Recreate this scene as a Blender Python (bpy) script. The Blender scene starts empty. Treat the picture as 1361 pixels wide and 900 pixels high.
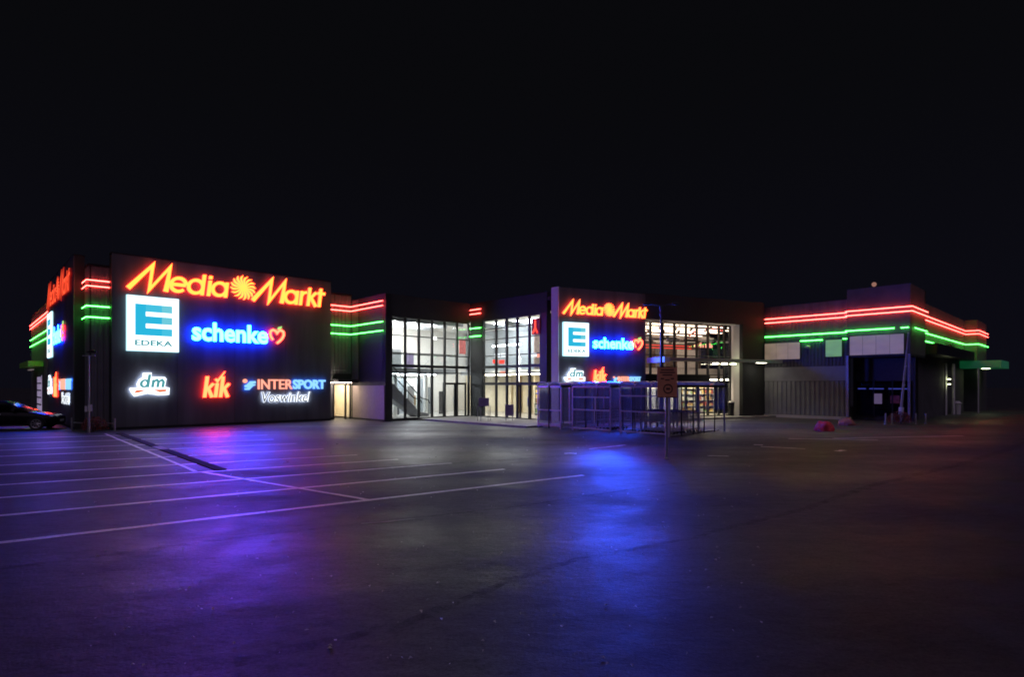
import bpy, bmesh, math, random
from mathutils import Vector, Matrix, noise as mnoise
random.seed(7)
R = math.radians
scene = bpy.context.scene
col = scene.collection

# ------------------------------------------------------------------ camera
EYE = 2.2
cam_d = bpy.data.cameras.new('camera'); cam = bpy.data.objects.new('camera', cam_d); col.objects.link(cam)
cam_d.sensor_width = 36.0; cam_d.lens = 36.0 * 764 / 1361; cam_d.shift_y = 63 / 1361
cam_d.clip_start = 0.1; cam_d.clip_end = 2000
cam.location = (0, 0, EYE); cam.rotation_euler = (R(90), 0, 0)
scene.camera = cam

# ------------------------------------------------------------------ night sky and faint sky glow
world = bpy.data.worlds.new('World'); scene.world = world; world.use_nodes = True
wn = world.node_tree.nodes; wl = world.node_tree.links
bg = wn['Background']
sky = wn.new('ShaderNodeTexSky'); sky.sky_type = 'NISHITA'; sky.sun_disc = False
sky.sun_elevation = R(-6); sky.sun_rotation = R(200)
sky_mix = wn.new('ShaderNodeMix'); sky_mix.data_type = 'RGBA'; sky_mix.inputs[0].default_value = 0.96
wl.new(sky.outputs[0], sky_mix.inputs[6])
wtc = wn.new('ShaderNodeTexCoord'); wsep = wn.new('ShaderNodeSeparateXYZ'); wl.new(wtc.outputs['Generated'], wsep.inputs[0])   # faint town glow, stronger low down all round
wrp = wn.new('ShaderNodeValToRGB'); wl.new(wsep.outputs['Z'], wrp.inputs[0]); wrp.color_ramp.interpolation = 'EASE'
wrp.color_ramp.elements[0].position = 0.0; wrp.color_ramp.elements[0].color = (0.058, 0.056, 0.110, 1)
wrp.color_ramp.elements[1].position = 0.5; wrp.color_ramp.elements[1].color = (0.044, 0.045, 0.060, 1)
wl.new(wrp.outputs[0], sky_mix.inputs[7])
wl.new(sky_mix.outputs[2], bg.inputs['Color']); bg.inputs['Strength'].default_value = 0.062
sun_d = bpy.data.lights.new('violet_fill', 'SUN'); sun = bpy.data.objects.new('violet_fill', sun_d); col.objects.link(sun)  # added wide fill lamp that lifts the dark walls and ground lines
sun_d.energy = 0.34; sun_d.angle = R(60); sun_d.color = (0.82, 0.62, 1.0)
sun.rotation_euler = (R(36), 0, R(14))
scene.view_settings.view_transform = 'Standard'; scene.view_settings.look = 'None'
scene.view_settings.exposure = 0.0; scene.view_settings.gamma = 1.0; scene.view_settings.use_curve_mapping = False
cy = scene.cycles
cy.use_adaptive_sampling = False; cy.use_denoising = True; cy.filter_width = 1.8; cy.max_bounces = 7; cy.diffuse_bounces = 3; cy.glossy_bounces = 3
cy.transparent_max_bounces = 24; cy.transmission_bounces = 4; cy.sample_clamp_indirect = 4.0
cy.caustics_reflective = False; cy.caustics_refractive = False

# ------------------------------------------------------------------ materials
MATS = {}
def newmat(name):
    m = bpy.data.materials.new(name); m.use_nodes = True; MATS[name] = m
    nt = m.node_tree; nt.nodes.clear()
    out = nt.nodes.new('ShaderNodeOutputMaterial')
    return m, nt.nodes, nt.links, out
def pbr(name, c, rough=0.5, metal=0.0, var=0.15, scale=6.0, bump=0.0, bscale=40.0, spec=0.5, stretch=None):
    m, n, l, out = newmat(name)
    b = n.new('ShaderNodeBsdfPrincipled')
    b.inputs['Roughness'].default_value = rough; b.inputs['Metallic'].default_value = metal
    b.inputs['Specular IOR Level'].default_value = spec
    tc = n.new('ShaderNodeTexCoord'); mp = n.new('ShaderNodeMapping'); l.new(tc.outputs['Object'], mp.inputs['Vector'])
    if stretch: mp.inputs['Scale'].default_value = stretch
    nz = n.new('ShaderNodeTexNoise'); nz.inputs['Scale'].default_value = scale; nz.inputs['Detail'].default_value = 5
    l.new(mp.outputs[0], nz.inputs['Vector'])
    rp = n.new('ShaderNodeValToRGB'); l.new(nz.outputs['Fac'], rp.inputs[0])
    rp.color_ramp.elements[0].position = 0.3; rp.color_ramp.elements[1].position = 0.7
    rp.color_ramp.elements[0].color = (*[x * (1 - var) for x in c], 1)
    rp.color_ramp.elements[1].color = (*[min(1, x * (1 + var)) for x in c], 1)
    l.new(rp.outputs[0], b.inputs['Base Color'])
    rr = n.new('ShaderNodeMapRange'); l.new(nz.outputs['Fac'], rr.inputs[0])
    rr.inputs[1].default_value = 0.3; rr.inputs[2].default_value = 0.7
    rr.inputs[3].default_value = max(0.02, rough * 0.85); rr.inputs[4].default_value = min(1, rough * 1.2)
    l.new(rr.outputs[0], b.inputs['Roughness'])
    if bump:
        n2 = n.new('ShaderNodeTexNoise'); n2.inputs['Scale'].default_value = bscale; n2.inputs['Detail'].default_value = 4
        l.new(mp.outputs[0], n2.inputs['Vector'])
        bp = n.new('ShaderNodeBump'); bp.inputs['Strength'].default_value = bump; bp.inputs['Distance'].default_value = 0.02
        l.new(n2.outputs['Fac'], bp.inputs['Height']); l.new(bp.outputs[0], b.inputs['Normal'])
    l.new(b.outputs[0], out.inputs[0])
    return m
MINOR = ('sign_cyan', 'sign_cyan_mid', 'sign_cyan_pale', 'sign_teal', 'sign_orange', 'sign_leaf', 'edge_yellow', 'edge_kik', 'edge_heart', 'edge_yellow_centre', 'edge_red_side', 'edge_cyan', 'sign_red_side',
         'sign_red_side_back', 'lit_blind', 'lit_blind_pale', 'blue_strip', 'lit_poster', 'red_inside', 'roof_beacon', 'sign_salmon', 'sign_sky')
def glow(name, c, s=1.0):
    m, n, l, out = newmat(name); m.cycles.emission_sampling = 'NONE' if name in MINOR else 'FRONT'
    e = n.new('ShaderNodeEmission'); e.inputs[0].default_value = (*c, 1); e.inputs[1].default_value = s
    l.new(e.outputs[0], out.inputs[0])
    return m
def glassmat(name, tint, gl=0.9, rough=0.03, diff=0.0, dcol=(0.5, 0.5, 0.5)):
    m, n, l, out = newmat(name)
    tr = n.new('ShaderNodeBsdfTransparent'); tr.inputs[0].default_value = (*tint, 1)
    g = n.new('ShaderNodeBsdfGlossy'); g.inputs['Roughness'].default_value = rough; g.inputs[0].default_value = (gl, gl, gl, 1)
    fr = n.new('ShaderNodeFresnel'); ge = n.new('ShaderNodeNewGeometry'); io = n.new('ShaderNodeMapRange')   # same reflectance on both faces of a pane
    l.new(ge.outputs['Backfacing'], io.inputs[0]); io.inputs[3].default_value = 1.45; io.inputs[4].default_value = 1 / 1.45; l.new(io.outputs[0], fr.inputs[0])
    mx = n.new('ShaderNodeMixShader'); l.new(fr.outputs[0], mx.inputs[0]); l.new(tr.outputs[0], mx.inputs[1]); l.new(g.outputs[0], mx.inputs[2])
    last = mx
    if diff:
        df = n.new('ShaderNodeBsdfDiffuse'); df.inputs[0].default_value = (*dcol, 1)
        tl = n.new('ShaderNodeBsdfTranslucent'); tl.inputs[0].default_value = (*dcol, 1)
        ad = n.new('ShaderNodeMixShader'); ad.inputs[0].default_value = 0.5; l.new(df.outputs[0], ad.inputs[1]); l.new(tl.outputs[0], ad.inputs[2])
        nz = n.new('ShaderNodeTexNoise'); nz.inputs['Scale'].default_value = 3.0; nz.inputs['Detail'].default_value = 6
        tc = n.new('ShaderNodeTexCoord'); l.new(tc.outputs['Object'], nz.inputs['Vector'])
        mr = n.new('ShaderNodeMapRange'); l.new(nz.outputs['Fac'], mr.inputs[0]); mr.inputs[3].default_value = diff * 0.4; mr.inputs[4].default_value = diff * 1.6
        m2 = n.new('ShaderNodeMixShader'); l.new(mr.outputs[0], m2.inputs[0]); l.new(mx.outputs[0], m2.inputs[1]); l.new(ad.outputs[0], m2.inputs[2])
        last = m2
    l.new(last.outputs[0], out.inputs[0])
    return m

def glow_pane(name, base, em, s):
    m, n, l, out = newmat(name); b = n.new('ShaderNodeBsdfPrincipled'); b.inputs['Base Color'].default_value = (*base, 1); b.inputs['Roughness'].default_value = 0.5
    nz = n.new('ShaderNodeTexNoise'); nz.inputs['Scale'].default_value = 1.4; nz.inputs['Detail'].default_value = 4
    tc = n.new('ShaderNodeTexCoord'); mp = n.new('ShaderNodeMapping'); mp.inputs['Scale'].default_value = (1, 1, 2.5); mp.inputs['Rotation'].default_value = (0.3, 0.4, 0)
    l.new(tc.outputs['Object'], mp.inputs[0]); l.new(mp.outputs[0], nz.inputs['Vector'])
    mr = n.new('ShaderNodeMapRange'); l.new(nz.outputs['Fac'], mr.inputs[0]); mr.inputs[1].default_value = 0.3; mr.inputs[2].default_value = 0.7; mr.inputs[3].default_value = s * 0.7; mr.inputs[4].default_value = s * 1.2
    b.inputs['Emission Color'].default_value = (*em, 1); l.new(mr.outputs[0], b.inputs['Emission Strength']); l.new(b.outputs[0], out.inputs[0]); return m

def asphalt():
    m, n, l, out = newmat('damp_asphalt')
    b = n.new('ShaderNodeBsdfPrincipled'); tc = n.new('ShaderNodeTexCoord')
    def noise(sc, det, stretch=None, rough=0.5):
        nz = n.new('ShaderNodeTexNoise'); nz.inputs['Scale'].default_value = sc; nz.inputs['Detail'].default_value = det; nz.inputs['Roughness'].default_value = rough
        if stretch:
            mp = n.new('ShaderNodeMapping'); mp.inputs['Rotation'].default_value = (0, 0, R(-35)); mp.inputs['Scale'].default_value = stretch
            l.new(tc.outputs['Object'], mp.inputs['Vector']); l.new(mp.outputs[0], nz.inputs['Vector'])
        else:
            l.new(tc.outputs['Object'], nz.inputs['Vector'])
        return nz
    big = noise(0.16, 6, (0.45, 1.5, 1), 0.6); mid = noise(1.3, 6, None, 0.65); fine = noise(42, 4, None, 0.7); grit = noise(70, 4, None, 0.75)
    rp = n.new('ShaderNodeValToRGB'); l.new(mid.outputs['Fac'], rp.inputs[0])
    rp.color_ramp.elements[0].position = 0.28; rp.color_ramp.elements[1].position = 0.75
    rp.color_ramp.elements[0].color = (0.030, 0.030, 0.033, 1); rp.color_ramp.elements[1].color = (0.075, 0.073, 0.074, 1)
    gm = n.new('ShaderNodeMix'); gm.data_type = 'RGBA'; gm.blend_type = 'MULTIPLY'; gm.inputs[0].default_value = 0.6
    gr = n.new('ShaderNodeMapRange'); l.new(grit.outputs['Fac'], gr.inputs[0]); gr.inputs[1].default_value = 0.3; gr.inputs[2].default_value = 0.7; gr.inputs[3].default_value = 0.4; gr.inputs[4].default_value = 1.7
    gr.clamp = False
    cb = n.new('ShaderNodeCombineColor'); [l.new(gr.outputs[0], cb.inputs[i]) for i in range(3)]
    l.new(rp.outputs[0], gm.inputs[6]); l.new(cb.outputs[0], gm.inputs[7]); l.new(gm.outputs[2], b.inputs['Base Color'])
    add = n.new('ShaderNodeMath'); add.operation = 'MULTIPLY_ADD'; add.inputs[1].default_value = 0.65
    sc2 = n.new('ShaderNodeMath'); sc2.operation = 'MULTIPLY'; sc2.inputs[1].default_value = 0.35
    l.new(mid.outputs['Fac'], sc2.inputs[0]); l.new(big.outputs['Fac'], add.inputs[0]); l.new(sc2.outputs[0], add.inputs[2])
    rr = n.new('ShaderNodeMapRange'); l.new(add.outputs[0], rr.inputs[0])
    rr.inputs[1].default_value = 0.36; rr.inputs[2].default_value = 0.64; rr.inputs[3].default_value = 0.34; rr.inputs[4].default_value = 0.66
    l.new(rr.outputs[0], b.inputs['Roughness'])
    pat = noise(5.5, 7, (0.6, 1.3, 1), 0.72)
    wet = n.new('ShaderNodeMath'); wet.operation = 'MULTIPLY_ADD'; wet.inputs[1].default_value = 0.55; l.new(pat.outputs['Fac'], wet.inputs[0])
    w2 = n.new('ShaderNodeMath'); w2.operation = 'MULTIPLY'; w2.inputs[1].default_value = 0.45; l.new(big.outputs['Fac'], w2.inputs[0]); l.new(w2.outputs[0], wet.inputs[2])
    ws = n.new('ShaderNodeMapRange'); l.new(wet.outputs[0], ws.inputs[0]); ws.inputs[1].default_value = 0.38; ws.inputs[2].default_value = 0.62; ws.inputs[3].default_value = 0.60; ws.inputs[4].default_value = 0.10
    gn = noise(26, 4, None, 0.8); g2 = n.new('ShaderNodeMapRange'); g2.clamp = False; l.new(gn.outputs['Fac'], g2.inputs[0])
    g2.inputs[1].default_value = 0.35; g2.inputs[2].default_value = 0.65; g2.inputs[3].default_value = 0.35; g2.inputs[4].default_value = 1.65
    gx = n.new('ShaderNodeMath'); gx.operation = 'MULTIPLY'; gx.use_clamp = True; l.new(ws.outputs[0], gx.inputs[0]); l.new(g2.outputs[0], gx.inputs[1])
    l.new(gx.outputs[0], b.inputs['Specular IOR Level'])
    bp3 = n.new('ShaderNodeBump'); bp3.inputs['Strength'].default_value = 0.22; bp3.inputs['Distance'].default_value = 0.04; l.new(pat.outputs['Fac'], bp3.inputs['Height'])
    bp = n.new('ShaderNodeBump'); bp.inputs['Strength'].default_value = 0.22; bp.inputs['Distance'].default_value = 0.014; l.new(fine.outputs['Fac'], bp.inputs['Height'])
    bp2 = n.new('ShaderNodeBump'); bp2.inputs['Strength'].default_value = 0.16; bp2.inputs['Distance'].default_value = 0.10; l.new(mid.outputs['Fac'], bp2.inputs['Height'])
    l.new(bp2.outputs[0], bp3.inputs['Normal']); l.new(bp3.outputs[0], bp.inputs['Normal']); l.new(bp.outputs[0], b.inputs['Normal'])
    l.new(b.outputs[0], out.inputs[0])
    return m
def worn_paint():
    m, n, l, out = newmat('worn_paint')
    b = n.new('ShaderNodeBsdfPrincipled'); tc = n.new('ShaderNodeTexCoord')
    nz = n.new('ShaderNodeTexNoise'); nz.inputs['Scale'].default_value = 9; nz.inputs['Detail'].default_value = 7; nz.inputs['Roughness'].default_value = 0.75
    l.new(tc.outputs['Object'], nz.inputs['Vector'])
    rp = n.new('ShaderNodeValToRGB'); l.new(nz.outputs['Fac'], rp.inputs[0])
    rp.color_ramp.elements[0].position = 0.30; rp.color_ramp.elements[1].position = 0.46
    rp.color_ramp.elements[0].color = (0.10, 0.10, 0.10, 1); rp.color_ramp.elements[1].color = (0.85, 0.82, 0.80, 1)
    l.new(rp.outputs[0], b.inputs['Base Color']); b.inputs['Roughness'].default_value = 0.45; b.inputs['Specular IOR Level'].default_value = 1.0; b.inputs['Coat Weight'].default_value = 0.3; b.inputs['Coat Roughness'].default_value = 0.4; b.inputs['Coat IOR'].default_value = 1.7
    l.new(b.outputs[0], out.inputs[0])
    return m

M_ASPH = asphalt(); M_PAINT = worn_paint()
def softtar():
    m, n, l, out = newmat('tar_seam'); b = n.new('ShaderNodeBsdfPrincipled'); b.inputs['Base Color'].default_value = (0.018, 0.018, 0.02, 1); b.inputs['Roughness'].default_value = 0.75; b.inputs['Specular IOR Level'].default_value = 0.3
    tr = n.new('ShaderNodeBsdfTransparent'); mx = n.new('ShaderNodeMixShader'); nz = n.new('ShaderNodeTexNoise'); nz.inputs['Scale'].default_value = 5; nz.inputs['Detail'].default_value = 8; nz.inputs['Roughness'].default_value = 0.7
    tc = n.new('ShaderNodeTexCoord'); l.new(tc.outputs['Object'], nz.inputs['Vector'])
    mr = n.new('ShaderNodeMapRange'); l.new(nz.outputs['Fac'], mr.inputs[0]); mr.inputs[1].default_value = 0.38; mr.inputs[2].default_value = 0.66; mr.inputs[3].default_value = 0.0; mr.inputs[4].default_value = 0.34
    l.new(mr.outputs[0], mx.inputs[0]); l.new(tr.outputs[0], mx.inputs[1]); l.new(b.outputs[0], mx.inputs[2]); l.new(mx.outputs[0], out.inputs[0]); return m
M_TAR = softtar()
M_PALE = pbr('pale_asphalt', (0.22, 0.21, 0.22), 0.45, var=0.4, scale=6, bump=0.2, spec=1.0)
M_PAVE = pbr('paving', (0.26, 0.25, 0.235), 0.55, var=0.25, scale=2.2, bump=0.25, bscale=30)
M_KERB = pbr('kerb_stone', (0.02, 0.02, 0.022), 0.85, var=0.3, scale=8, bump=0.3, spec=0.15)
M_KERBP = pbr('kerb_pale', (0.40, 0.39, 0.38), 0.6, var=0.3, scale=8, bump=0.3)
M_PANEL = pbr('anthracite_panel', (0.11, 0.112, 0.122), 0.55, var=0.28, scale=1.6, spec=0.35, stretch=(1.0, 1.0, 0.12))
M_PANEL2 = pbr('dark_panel', (0.036, 0.037, 0.040), 0.6, var=0.15, scale=0.8, spec=0.2)
M_CORR = pbr('corrugated_metal', (0.13, 0.132, 0.138), 0.55, var=0.12, scale=1.5, spec=0.5)
M_WING = pbr('wing_panel', (0.11, 0.11, 0.115), 0.7, var=0.2, scale=1.2, spec=0.15)
M_CORRG = pbr('grey_corrugated_metal', (0.30, 0.30, 0.30), 0.55, var=0.12, scale=1.5, spec=0.4)
M_SIDE = pbr('pale_side_panel', (0.62, 0.60, 0.62), 0.5, var=0.06, scale=1.0)
M_BEIGE = pbr('beige_panel', (0.60, 0.54, 0.48), 0.5, var=0.08, scale=1.2)
M_FRAME = pbr('dark_frame', (0.022, 0.023, 0.026), 0.4, var=0.1, spec=0.4)
M_STEEL = pbr('galvanised_steel', (0.55, 0.55, 0.57), 0.35, metal=0.8, var=0.12, scale=10)
M_PAINTW = pbr('white_painted_metal', (0.70, 0.69, 0.70), 0.4, var=0.08)
M_MIDG = pbr('mid_grey_paint', (0.34, 0.33, 0.34), 0.5, var=0.15)
M_LAMPG = pbr('dark_grey_post', (0.03, 0.03, 0.033), 0.7, var=0.2)
M_WALL = pbr('white_interior', (0.78, 0.77, 0.74), 0.8, var=0.04)
M_WALLW = pbr('warm_interior', (0.70, 0.62, 0.46), 0.8, var=0.10, scale=2)
M_FLOOR = pbr('shop_floor', (0.42, 0.40, 0.37), 0.3, var=0.08)
M_GREY = pbr('grey_interior', (0.28, 0.30, 0.32), 0.6, var=0.1)
M_DARK = pbr('dark_interior', (0.04, 0.042, 0.05), 0.5, var=0.2)
M_RUBBER = pbr('black_rubber', (0.018, 0.018, 0.019), 0.7, var=0.2)
M_CARPAINT = pbr('black_car_paint', (0.010, 0.010, 0.012), 0.25, var=0.05, spec=0.12)
M_SIGNBR = pbr('yellow_notice_board', (0.66, 0.27, 0.15), 0.6, var=0.12, scale=3)
M_SIGNTX = pbr('notice_print', (0.07, 0.035, 0.03), 0.6, var=0.1)
M_STONE = pbr('stone_sign_light_pink', (0.78, 0.07, 0.08), 0.7, var=0.25, scale=5, bump=0.5, bscale=14)  # red light from the signs is put into the stone colour
M_STONE2 = pbr('red_sandstone', (0.34, 0.13, 0.10), 0.7, var=0.25, scale=5, bump=0.5, bscale=14)
M_LEAF = pbr('red_leaves', (0.20, 0.045, 0.030), 0.6, var=0.35, scale=4)
M_BARK = pbr('bark', (0.10, 0.07, 0.05), 0.8, var=0.3)
M_LITTER = pbr('pale_litter', (0.55, 0.53, 0.50), 0.45, var=0.5, scale=1.5)
M_PLASTIC = pbr('purple_board', (0.22, 0.17, 0.30), 0.5, var=0.1)
M_GOODS = [pbr('goods_' + k, c, 0.5, var=0.3, scale=8) for k, c in (('yellow', (0.75, 0.52, 0.16)), ('white', (0.75, 0.73, 0.68)), ('red', (0.55, 0.12, 0.08)), ('green', (0.25, 0.40, 0.14)), ('brown', (0.42, 0.26, 0.12)))]
M_GLASS = glassmat('window_glass', (0.93, 0.95, 0.95), 0.9, 0.02)
M_GLASSD = glassmat('dark_window_glass', (0.30, 0.32, 0.36), 0.9, 0.03)
M_POLY = glassmat('polycarbonate', (0.88, 0.89, 0.93), 0.95, 0.06, 0.045, (0.62, 0.62, 0.68))
M_ROOFP = glassmat('polycarbonate_roof', (0.6, 0.62, 0.70), 0.95, 0.14, 0.35, (0.6, 0.6, 0.66))
# light sources: the dominant channel is far brighter than the camera can show
G_YEL = glow('sign_yellow_red', (1.0, 0.056, 0.0078), 16.0)
G_REDH = glow('sign_red_edge', (1.0, 0.008, 0.012), 16.0)
G_BLUEF = glow('sign_blue_white', (0.0033, 0.050, 1.0), 215.0)
G_BLUEC = glow('sign_blue_centre', (0.0013, 0.080, 1.0), 520.0)
G_BLUEH = glow('sign_blue_edge', (0.0, 0.030, 1.0), 60.0)
G_WHT = glow('sign_white', (0.88, 0.93, 1.0), 1.7)
G_WHTB = glow('box_white', (0.90, 0.95, 1.0), 2.0)
G_WHTH = glow('sign_white_edge', (0.60, 0.72, 1.0), 12.0)
G_CYAN = glow('sign_cyan', (0.025, 0.48, 0.74), 1.0)
G_CYANM = glow('sign_cyan_mid', (0.06, 0.54, 0.76), 1.0)
G_CYAN2 = glow('sign_cyan_pale', (0.16, 0.60, 0.72), 1.0)
G_TEAL = glow('sign_teal', (0.08, 0.34, 0.37), 1.0)
G_ORAN = glow('sign_orange', (0.85, 0.20, 0.07), 1.0)
G_SALM = glow('sign_salmon', (1.0, 0.34, 0.24), 1.5)
G_SKY = glow('sign_sky', (0.30, 0.68, 1.0), 1.15)
G_SKYH = glow('sign_sky_edge', (0.01, 0.13, 1.0), 14.0)
G_HEART = glow('sign_heart', (1.0, 0.075, 0.035), 9.0)
G_LEAFG = glow('sign_leaf', (0.45, 0.90, 0.25), 1.0)
G_KIK = glow('sign_kik', (1.0, 0.026, 0.008), 28.0)
G_RTUBE = glow('red_tube', (1.0, 0.055, 0.044), 26.0)
G_GTUBE = glow('green_tube', (0.075, 1.0, 0.10), 17.0)
G_LAMPW = glow('lamp_white', (1.0, 0.98, 0.93), 9.0)
G_LAMPC = glow('lamp_cool', (0.90, 0.96, 1.0), 20.0)
G_STRIP = glow('lamp_strip', (1.0, 0.98, 0.94), 75.0)
G_STRIPY = glow('lamp_strip_warm', (1.0, 0.74, 0.56), 7.0)
G_LAMPY = glow('lamp_warm', (1.0, 0.86, 0.62), 20.0)
G_DOOR = glow('lamp_warm_white', (1.0, 0.86, 0.66), 16.0)
G_OLIVE = glow('lamp_greenish', (0.92, 1.0, 0.55), 16.0)
G_WINB = glow('lit_blind', (0.30, 0.235, 0.175), 0.62)
G_WINL = glow('lit_blind_pale', (0.25, 0.20, 0.20), 0.55)
G_BLUEL = glow('blue_strip', (0.10, 0.12, 0.75), 0.35)
G_POSTR = glow('lit_poster', (0.35, 0.25, 0.55), 0.25)
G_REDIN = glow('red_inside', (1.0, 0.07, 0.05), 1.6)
G_BEACON = glow('roof_beacon', (0.75, 0.36, 0.28), 0.4)

# ------------------------------------------------------------------ frames and mesh collecting
class Fr:
    """x runs left to right along a wall, y comes out of the wall towards the viewer, z up"""
    def __init__(s, o, d):
        s.o = o; L = math.hypot(*d); s.d = (d[0] / L, d[1] / L); s.n = (s.d[1], -s.d[0])
    def p(s, x, y, z): return (s.o[0] + x * s.d[0] + y * s.n[0], s.o[1] + x * s.d[1] + y * s.n[1], z)
U = (0.7200, 0.6940); V = (-0.6940, 0.7200)
def uv(u, v): return (U[0] * u + V[0] * v, U[1] * u + V[1] * v)
def front(u, v): return Fr(uv(u, v), U)                 # wall facing the car park on the right
def side(u, v): return Fr(uv(u, v), (-V[0], -V[1]))     # wall facing left
G = Fr((0, 0), U)                                       # x = u, y = -v
class MB:
    def __init__(s): s.v = []; s.f = []; s.m = []
    def add(s, vs, fs, mi=0):
        k = len(s.v); s.v += [tuple(q) for q in vs]
        s.f += [tuple(i + k for i in q) for q in fs]
        s.m += mi if isinstance(mi, list) else [mi] * len(fs); return s
    def box(s, fr, x0, x1, y0, y1, z0, z1, mi=0):
        vs = [fr.p(x, y, z) for z in (z0, z1) for y in (y0, y1) for x in (x0, x1)]
        return s.add(vs, [(0, 1, 3, 2), (4, 6, 7, 5), (0, 4, 5, 1), (2, 3, 7, 6), (0, 2, 6, 4), (1, 5, 7, 3)], mi)
    def prism(s, fr, poly, y0, y1, front_m=0, rest_m=0):
        n = len(poly)
        vs = [fr.p(x, y1, z) for x, z in poly] + [fr.p(x, y0, z) for x, z in poly]
        fs = [tuple(range(n)), tuple(range(2 * n - 1, n - 1, -1))] + [(i, i + n, (i + 1) % n + n, (i + 1) % n) for i in range(n)]
        return s.add(vs, fs, [front_m, rest_m] + [2 if rest_m else 0] * n)
    def slab(s, poly, z0, z1, mi=0):
        n = len(poly); vs = [(x, y, z1) for x, y in poly] + [(x, y, z0) for x, y in poly]
        return s.add(vs, [tuple(range(n)), tuple(range(2 * n - 1, n - 1, -1))] + [(i, i + n, (i + 1) % n + n, (i + 1) % n) for i in range(n)], mi)
    def ribbon(s, fr, pts, w, y0, y1, closed=False, front_m=0, rest_m=0):
        n = len(pts); L = []; Rr = []
        for i in range(n):
            a = pts[(i - 1) % n] if (closed or i > 0) else None
            b = pts[(i + 1) % n] if (closed or i < n - 1) else None
            p = pts[i]
            def un(q, r):
                dx, dz = r[0] - q[0], r[1] - q[1]; d = math.hypot(dx, dz) or 1; return (dx / d, dz / d)
            t1 = un(a, p) if a else un(p, b); t2 = un(p, b) if b else t1
            n1 = (-t1[1], t1[0]); n2 = (-t2[1], t2[0])
            mx, mz = n1[0] + n2[0], n1[1] + n2[1]; d = math.hypot(mx, mz) or 1; mx /= d; mz /= d
            k = min(2.2, 1 / max(0.3, mx * n1[0] + mz * n1[1]))
            ww = (w[i] if isinstance(w, (list, tuple)) else w) / 2
            L.append((p[0] + mx * ww * k, p[1] + mz * ww * k)); Rr.append((p[0] - mx * ww * k, p[1] - mz * ww * k))
        vs = []
        for i in range(n): vs += [fr.p(L[i][0], y1, L[i][1]), fr.p(Rr[i][0], y1, Rr[i][1]), fr.p(Rr[i][0], y0, Rr[i][1]), fr.p(L[i][0], y0, L[i][1])]
        fs = []; ms = []
        for i in range(n if closed else n - 1):
            j = (i + 1) % n
            for k in range(4):
                fs.append((4 * i + k, 4 * j + k, 4 * j + (k + 1) % 4, 4 * i + (k + 1) % 4)); ms.append(front_m if k == 0 else rest_m if k == 2 else (2 if rest_m else 0))
        if not closed:
            fs += [(0, 1, 2, 3), tuple(4 * (n - 1) + k for k in (3, 2, 1, 0))]; ms += [2 if rest_m else 0] * 2
        return s.add(vs, fs, ms)
    def tube(s, pts, r, n=8, mi=0):
        P = [Vector(p) for p in pts]; k = len(P); rings = []
        rs = r if isinstance(r, (list, tuple)) else [r] * k
        for i in range(k):
            t = ((P[i] - P[i - 1]).normalized() if i else Vector((0, 0, 0))) + ((P[i + 1] - P[i]).normalized() if i < k - 1 else Vector((0, 0, 0)))
            t.normalize()
            a = t.cross(Vector((0, 0, 1)))
            if a.length < 1e-3: a = t.cross(Vector((0, 1, 0)))
            a.normalize(); b = a.cross(t)
            rings.append([tuple(P[i] + rs[i] * (math.cos(2 * math.pi * j / n) * a + math.sin(2 * math.pi * j / n) * b)) for j in range(n)])
        fs = [(i * n + j, i * n + (j + 1) % n, (i + 1) * n + (j + 1) % n, (i + 1) * n + j) for i in range(k - 1) for j in range(n)]
        fs += [tuple(range(n - 1, -1, -1)), tuple((k - 1) * n + j for j in range(n))]
        return s.add([q for g in rings for q in g], fs, mi)
    def lathe(s, c, prof, n=16, mi=0):
        vs = [(c[0] + r * math.cos(2 * math.pi * j / n), c[1] + r * math.sin(2 * math.pi * j / n), c[2] + z) for r, z in prof for j in range(n)]
        k = len(prof)
        fs = [(i * n + j, i * n + (j + 1) % n, (i + 1) * n + (j + 1) % n, (i + 1) * n + j) for i in range(k - 1) for j in range(n)]
        fs += [tuple(range(n - 1, -1, -1)), tuple((k - 1) * n + j for j in range(n))]
        return s.add(vs, fs, mi)

BASE = {}
EDGE = {'sign_yellow_red': glow('edge_yellow', (1.0, 0.28, 0.09), 1.9), 'sign_blue_white': glow('edge_blue', (0.004, 0.022, 1.0), 40.0), 'sign_blue_centre': glow('edge_blue_centre', (0.004, 0.022, 1.0), 30.0), 'sign_kik': glow('edge_kik', (1.0, 0.09, 0.03), 5.0),
        'sign_red_side': glow('edge_red_side', (0.30, 0.012, 0.008), 1.0), 'sign_yellow_centre': glow('edge_yellow_centre', (1.0, 0.28, 0.09), 1.9), 'sign_heart': glow('edge_heart', (1.0, 0.16, 0.08), 1.4)}
def build(name, mb, mats, parent=None, base=None, smooth=False, recalc=True):
    """one mesh object; vertices are given in world space"""
    if not isinstance(mats, (list, tuple)): mats = [mats]
    if parent is not None: b = BASE[parent.name]
    else:
        if base is None:
            xs = [q[0] for q in mb.v]; ys = [q[1] for q in mb.v]; zs = [q[2] for q in mb.v]
            base = ((min(xs) + max(xs)) / 2, (min(ys) + max(ys)) / 2, min(zs))
        b = base
    me = bpy.data.meshes.new(name)
    me.from_pydata([(x - b[0], y - b[1], z - b[2]) for x, y, z in mb.v], [], mb.f)
    for m in mats: me.materials.append(m)
    if len(mats) == 2: me.materials.append(EDGE.get(mats[0].name, mats[0]))
    me.polygons.foreach_set('material_index', mb.m)
    if smooth: me.polygons.foreach_set('use_smooth', [True] * len(me.polygons))
    if recalc:
        bm = bmesh.new(); bm.from_mesh(me); bmesh.ops.recalc_face_normals(bm, faces=bm.faces); bm.to_mesh(me); bm.free()
    me.update()
    o = bpy.data.objects.new(name, me); col.objects.link(o)
    if parent is not None: o.parent = parent
    else: o.location = b
    BASE[o.name] = b
    return o
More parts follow.
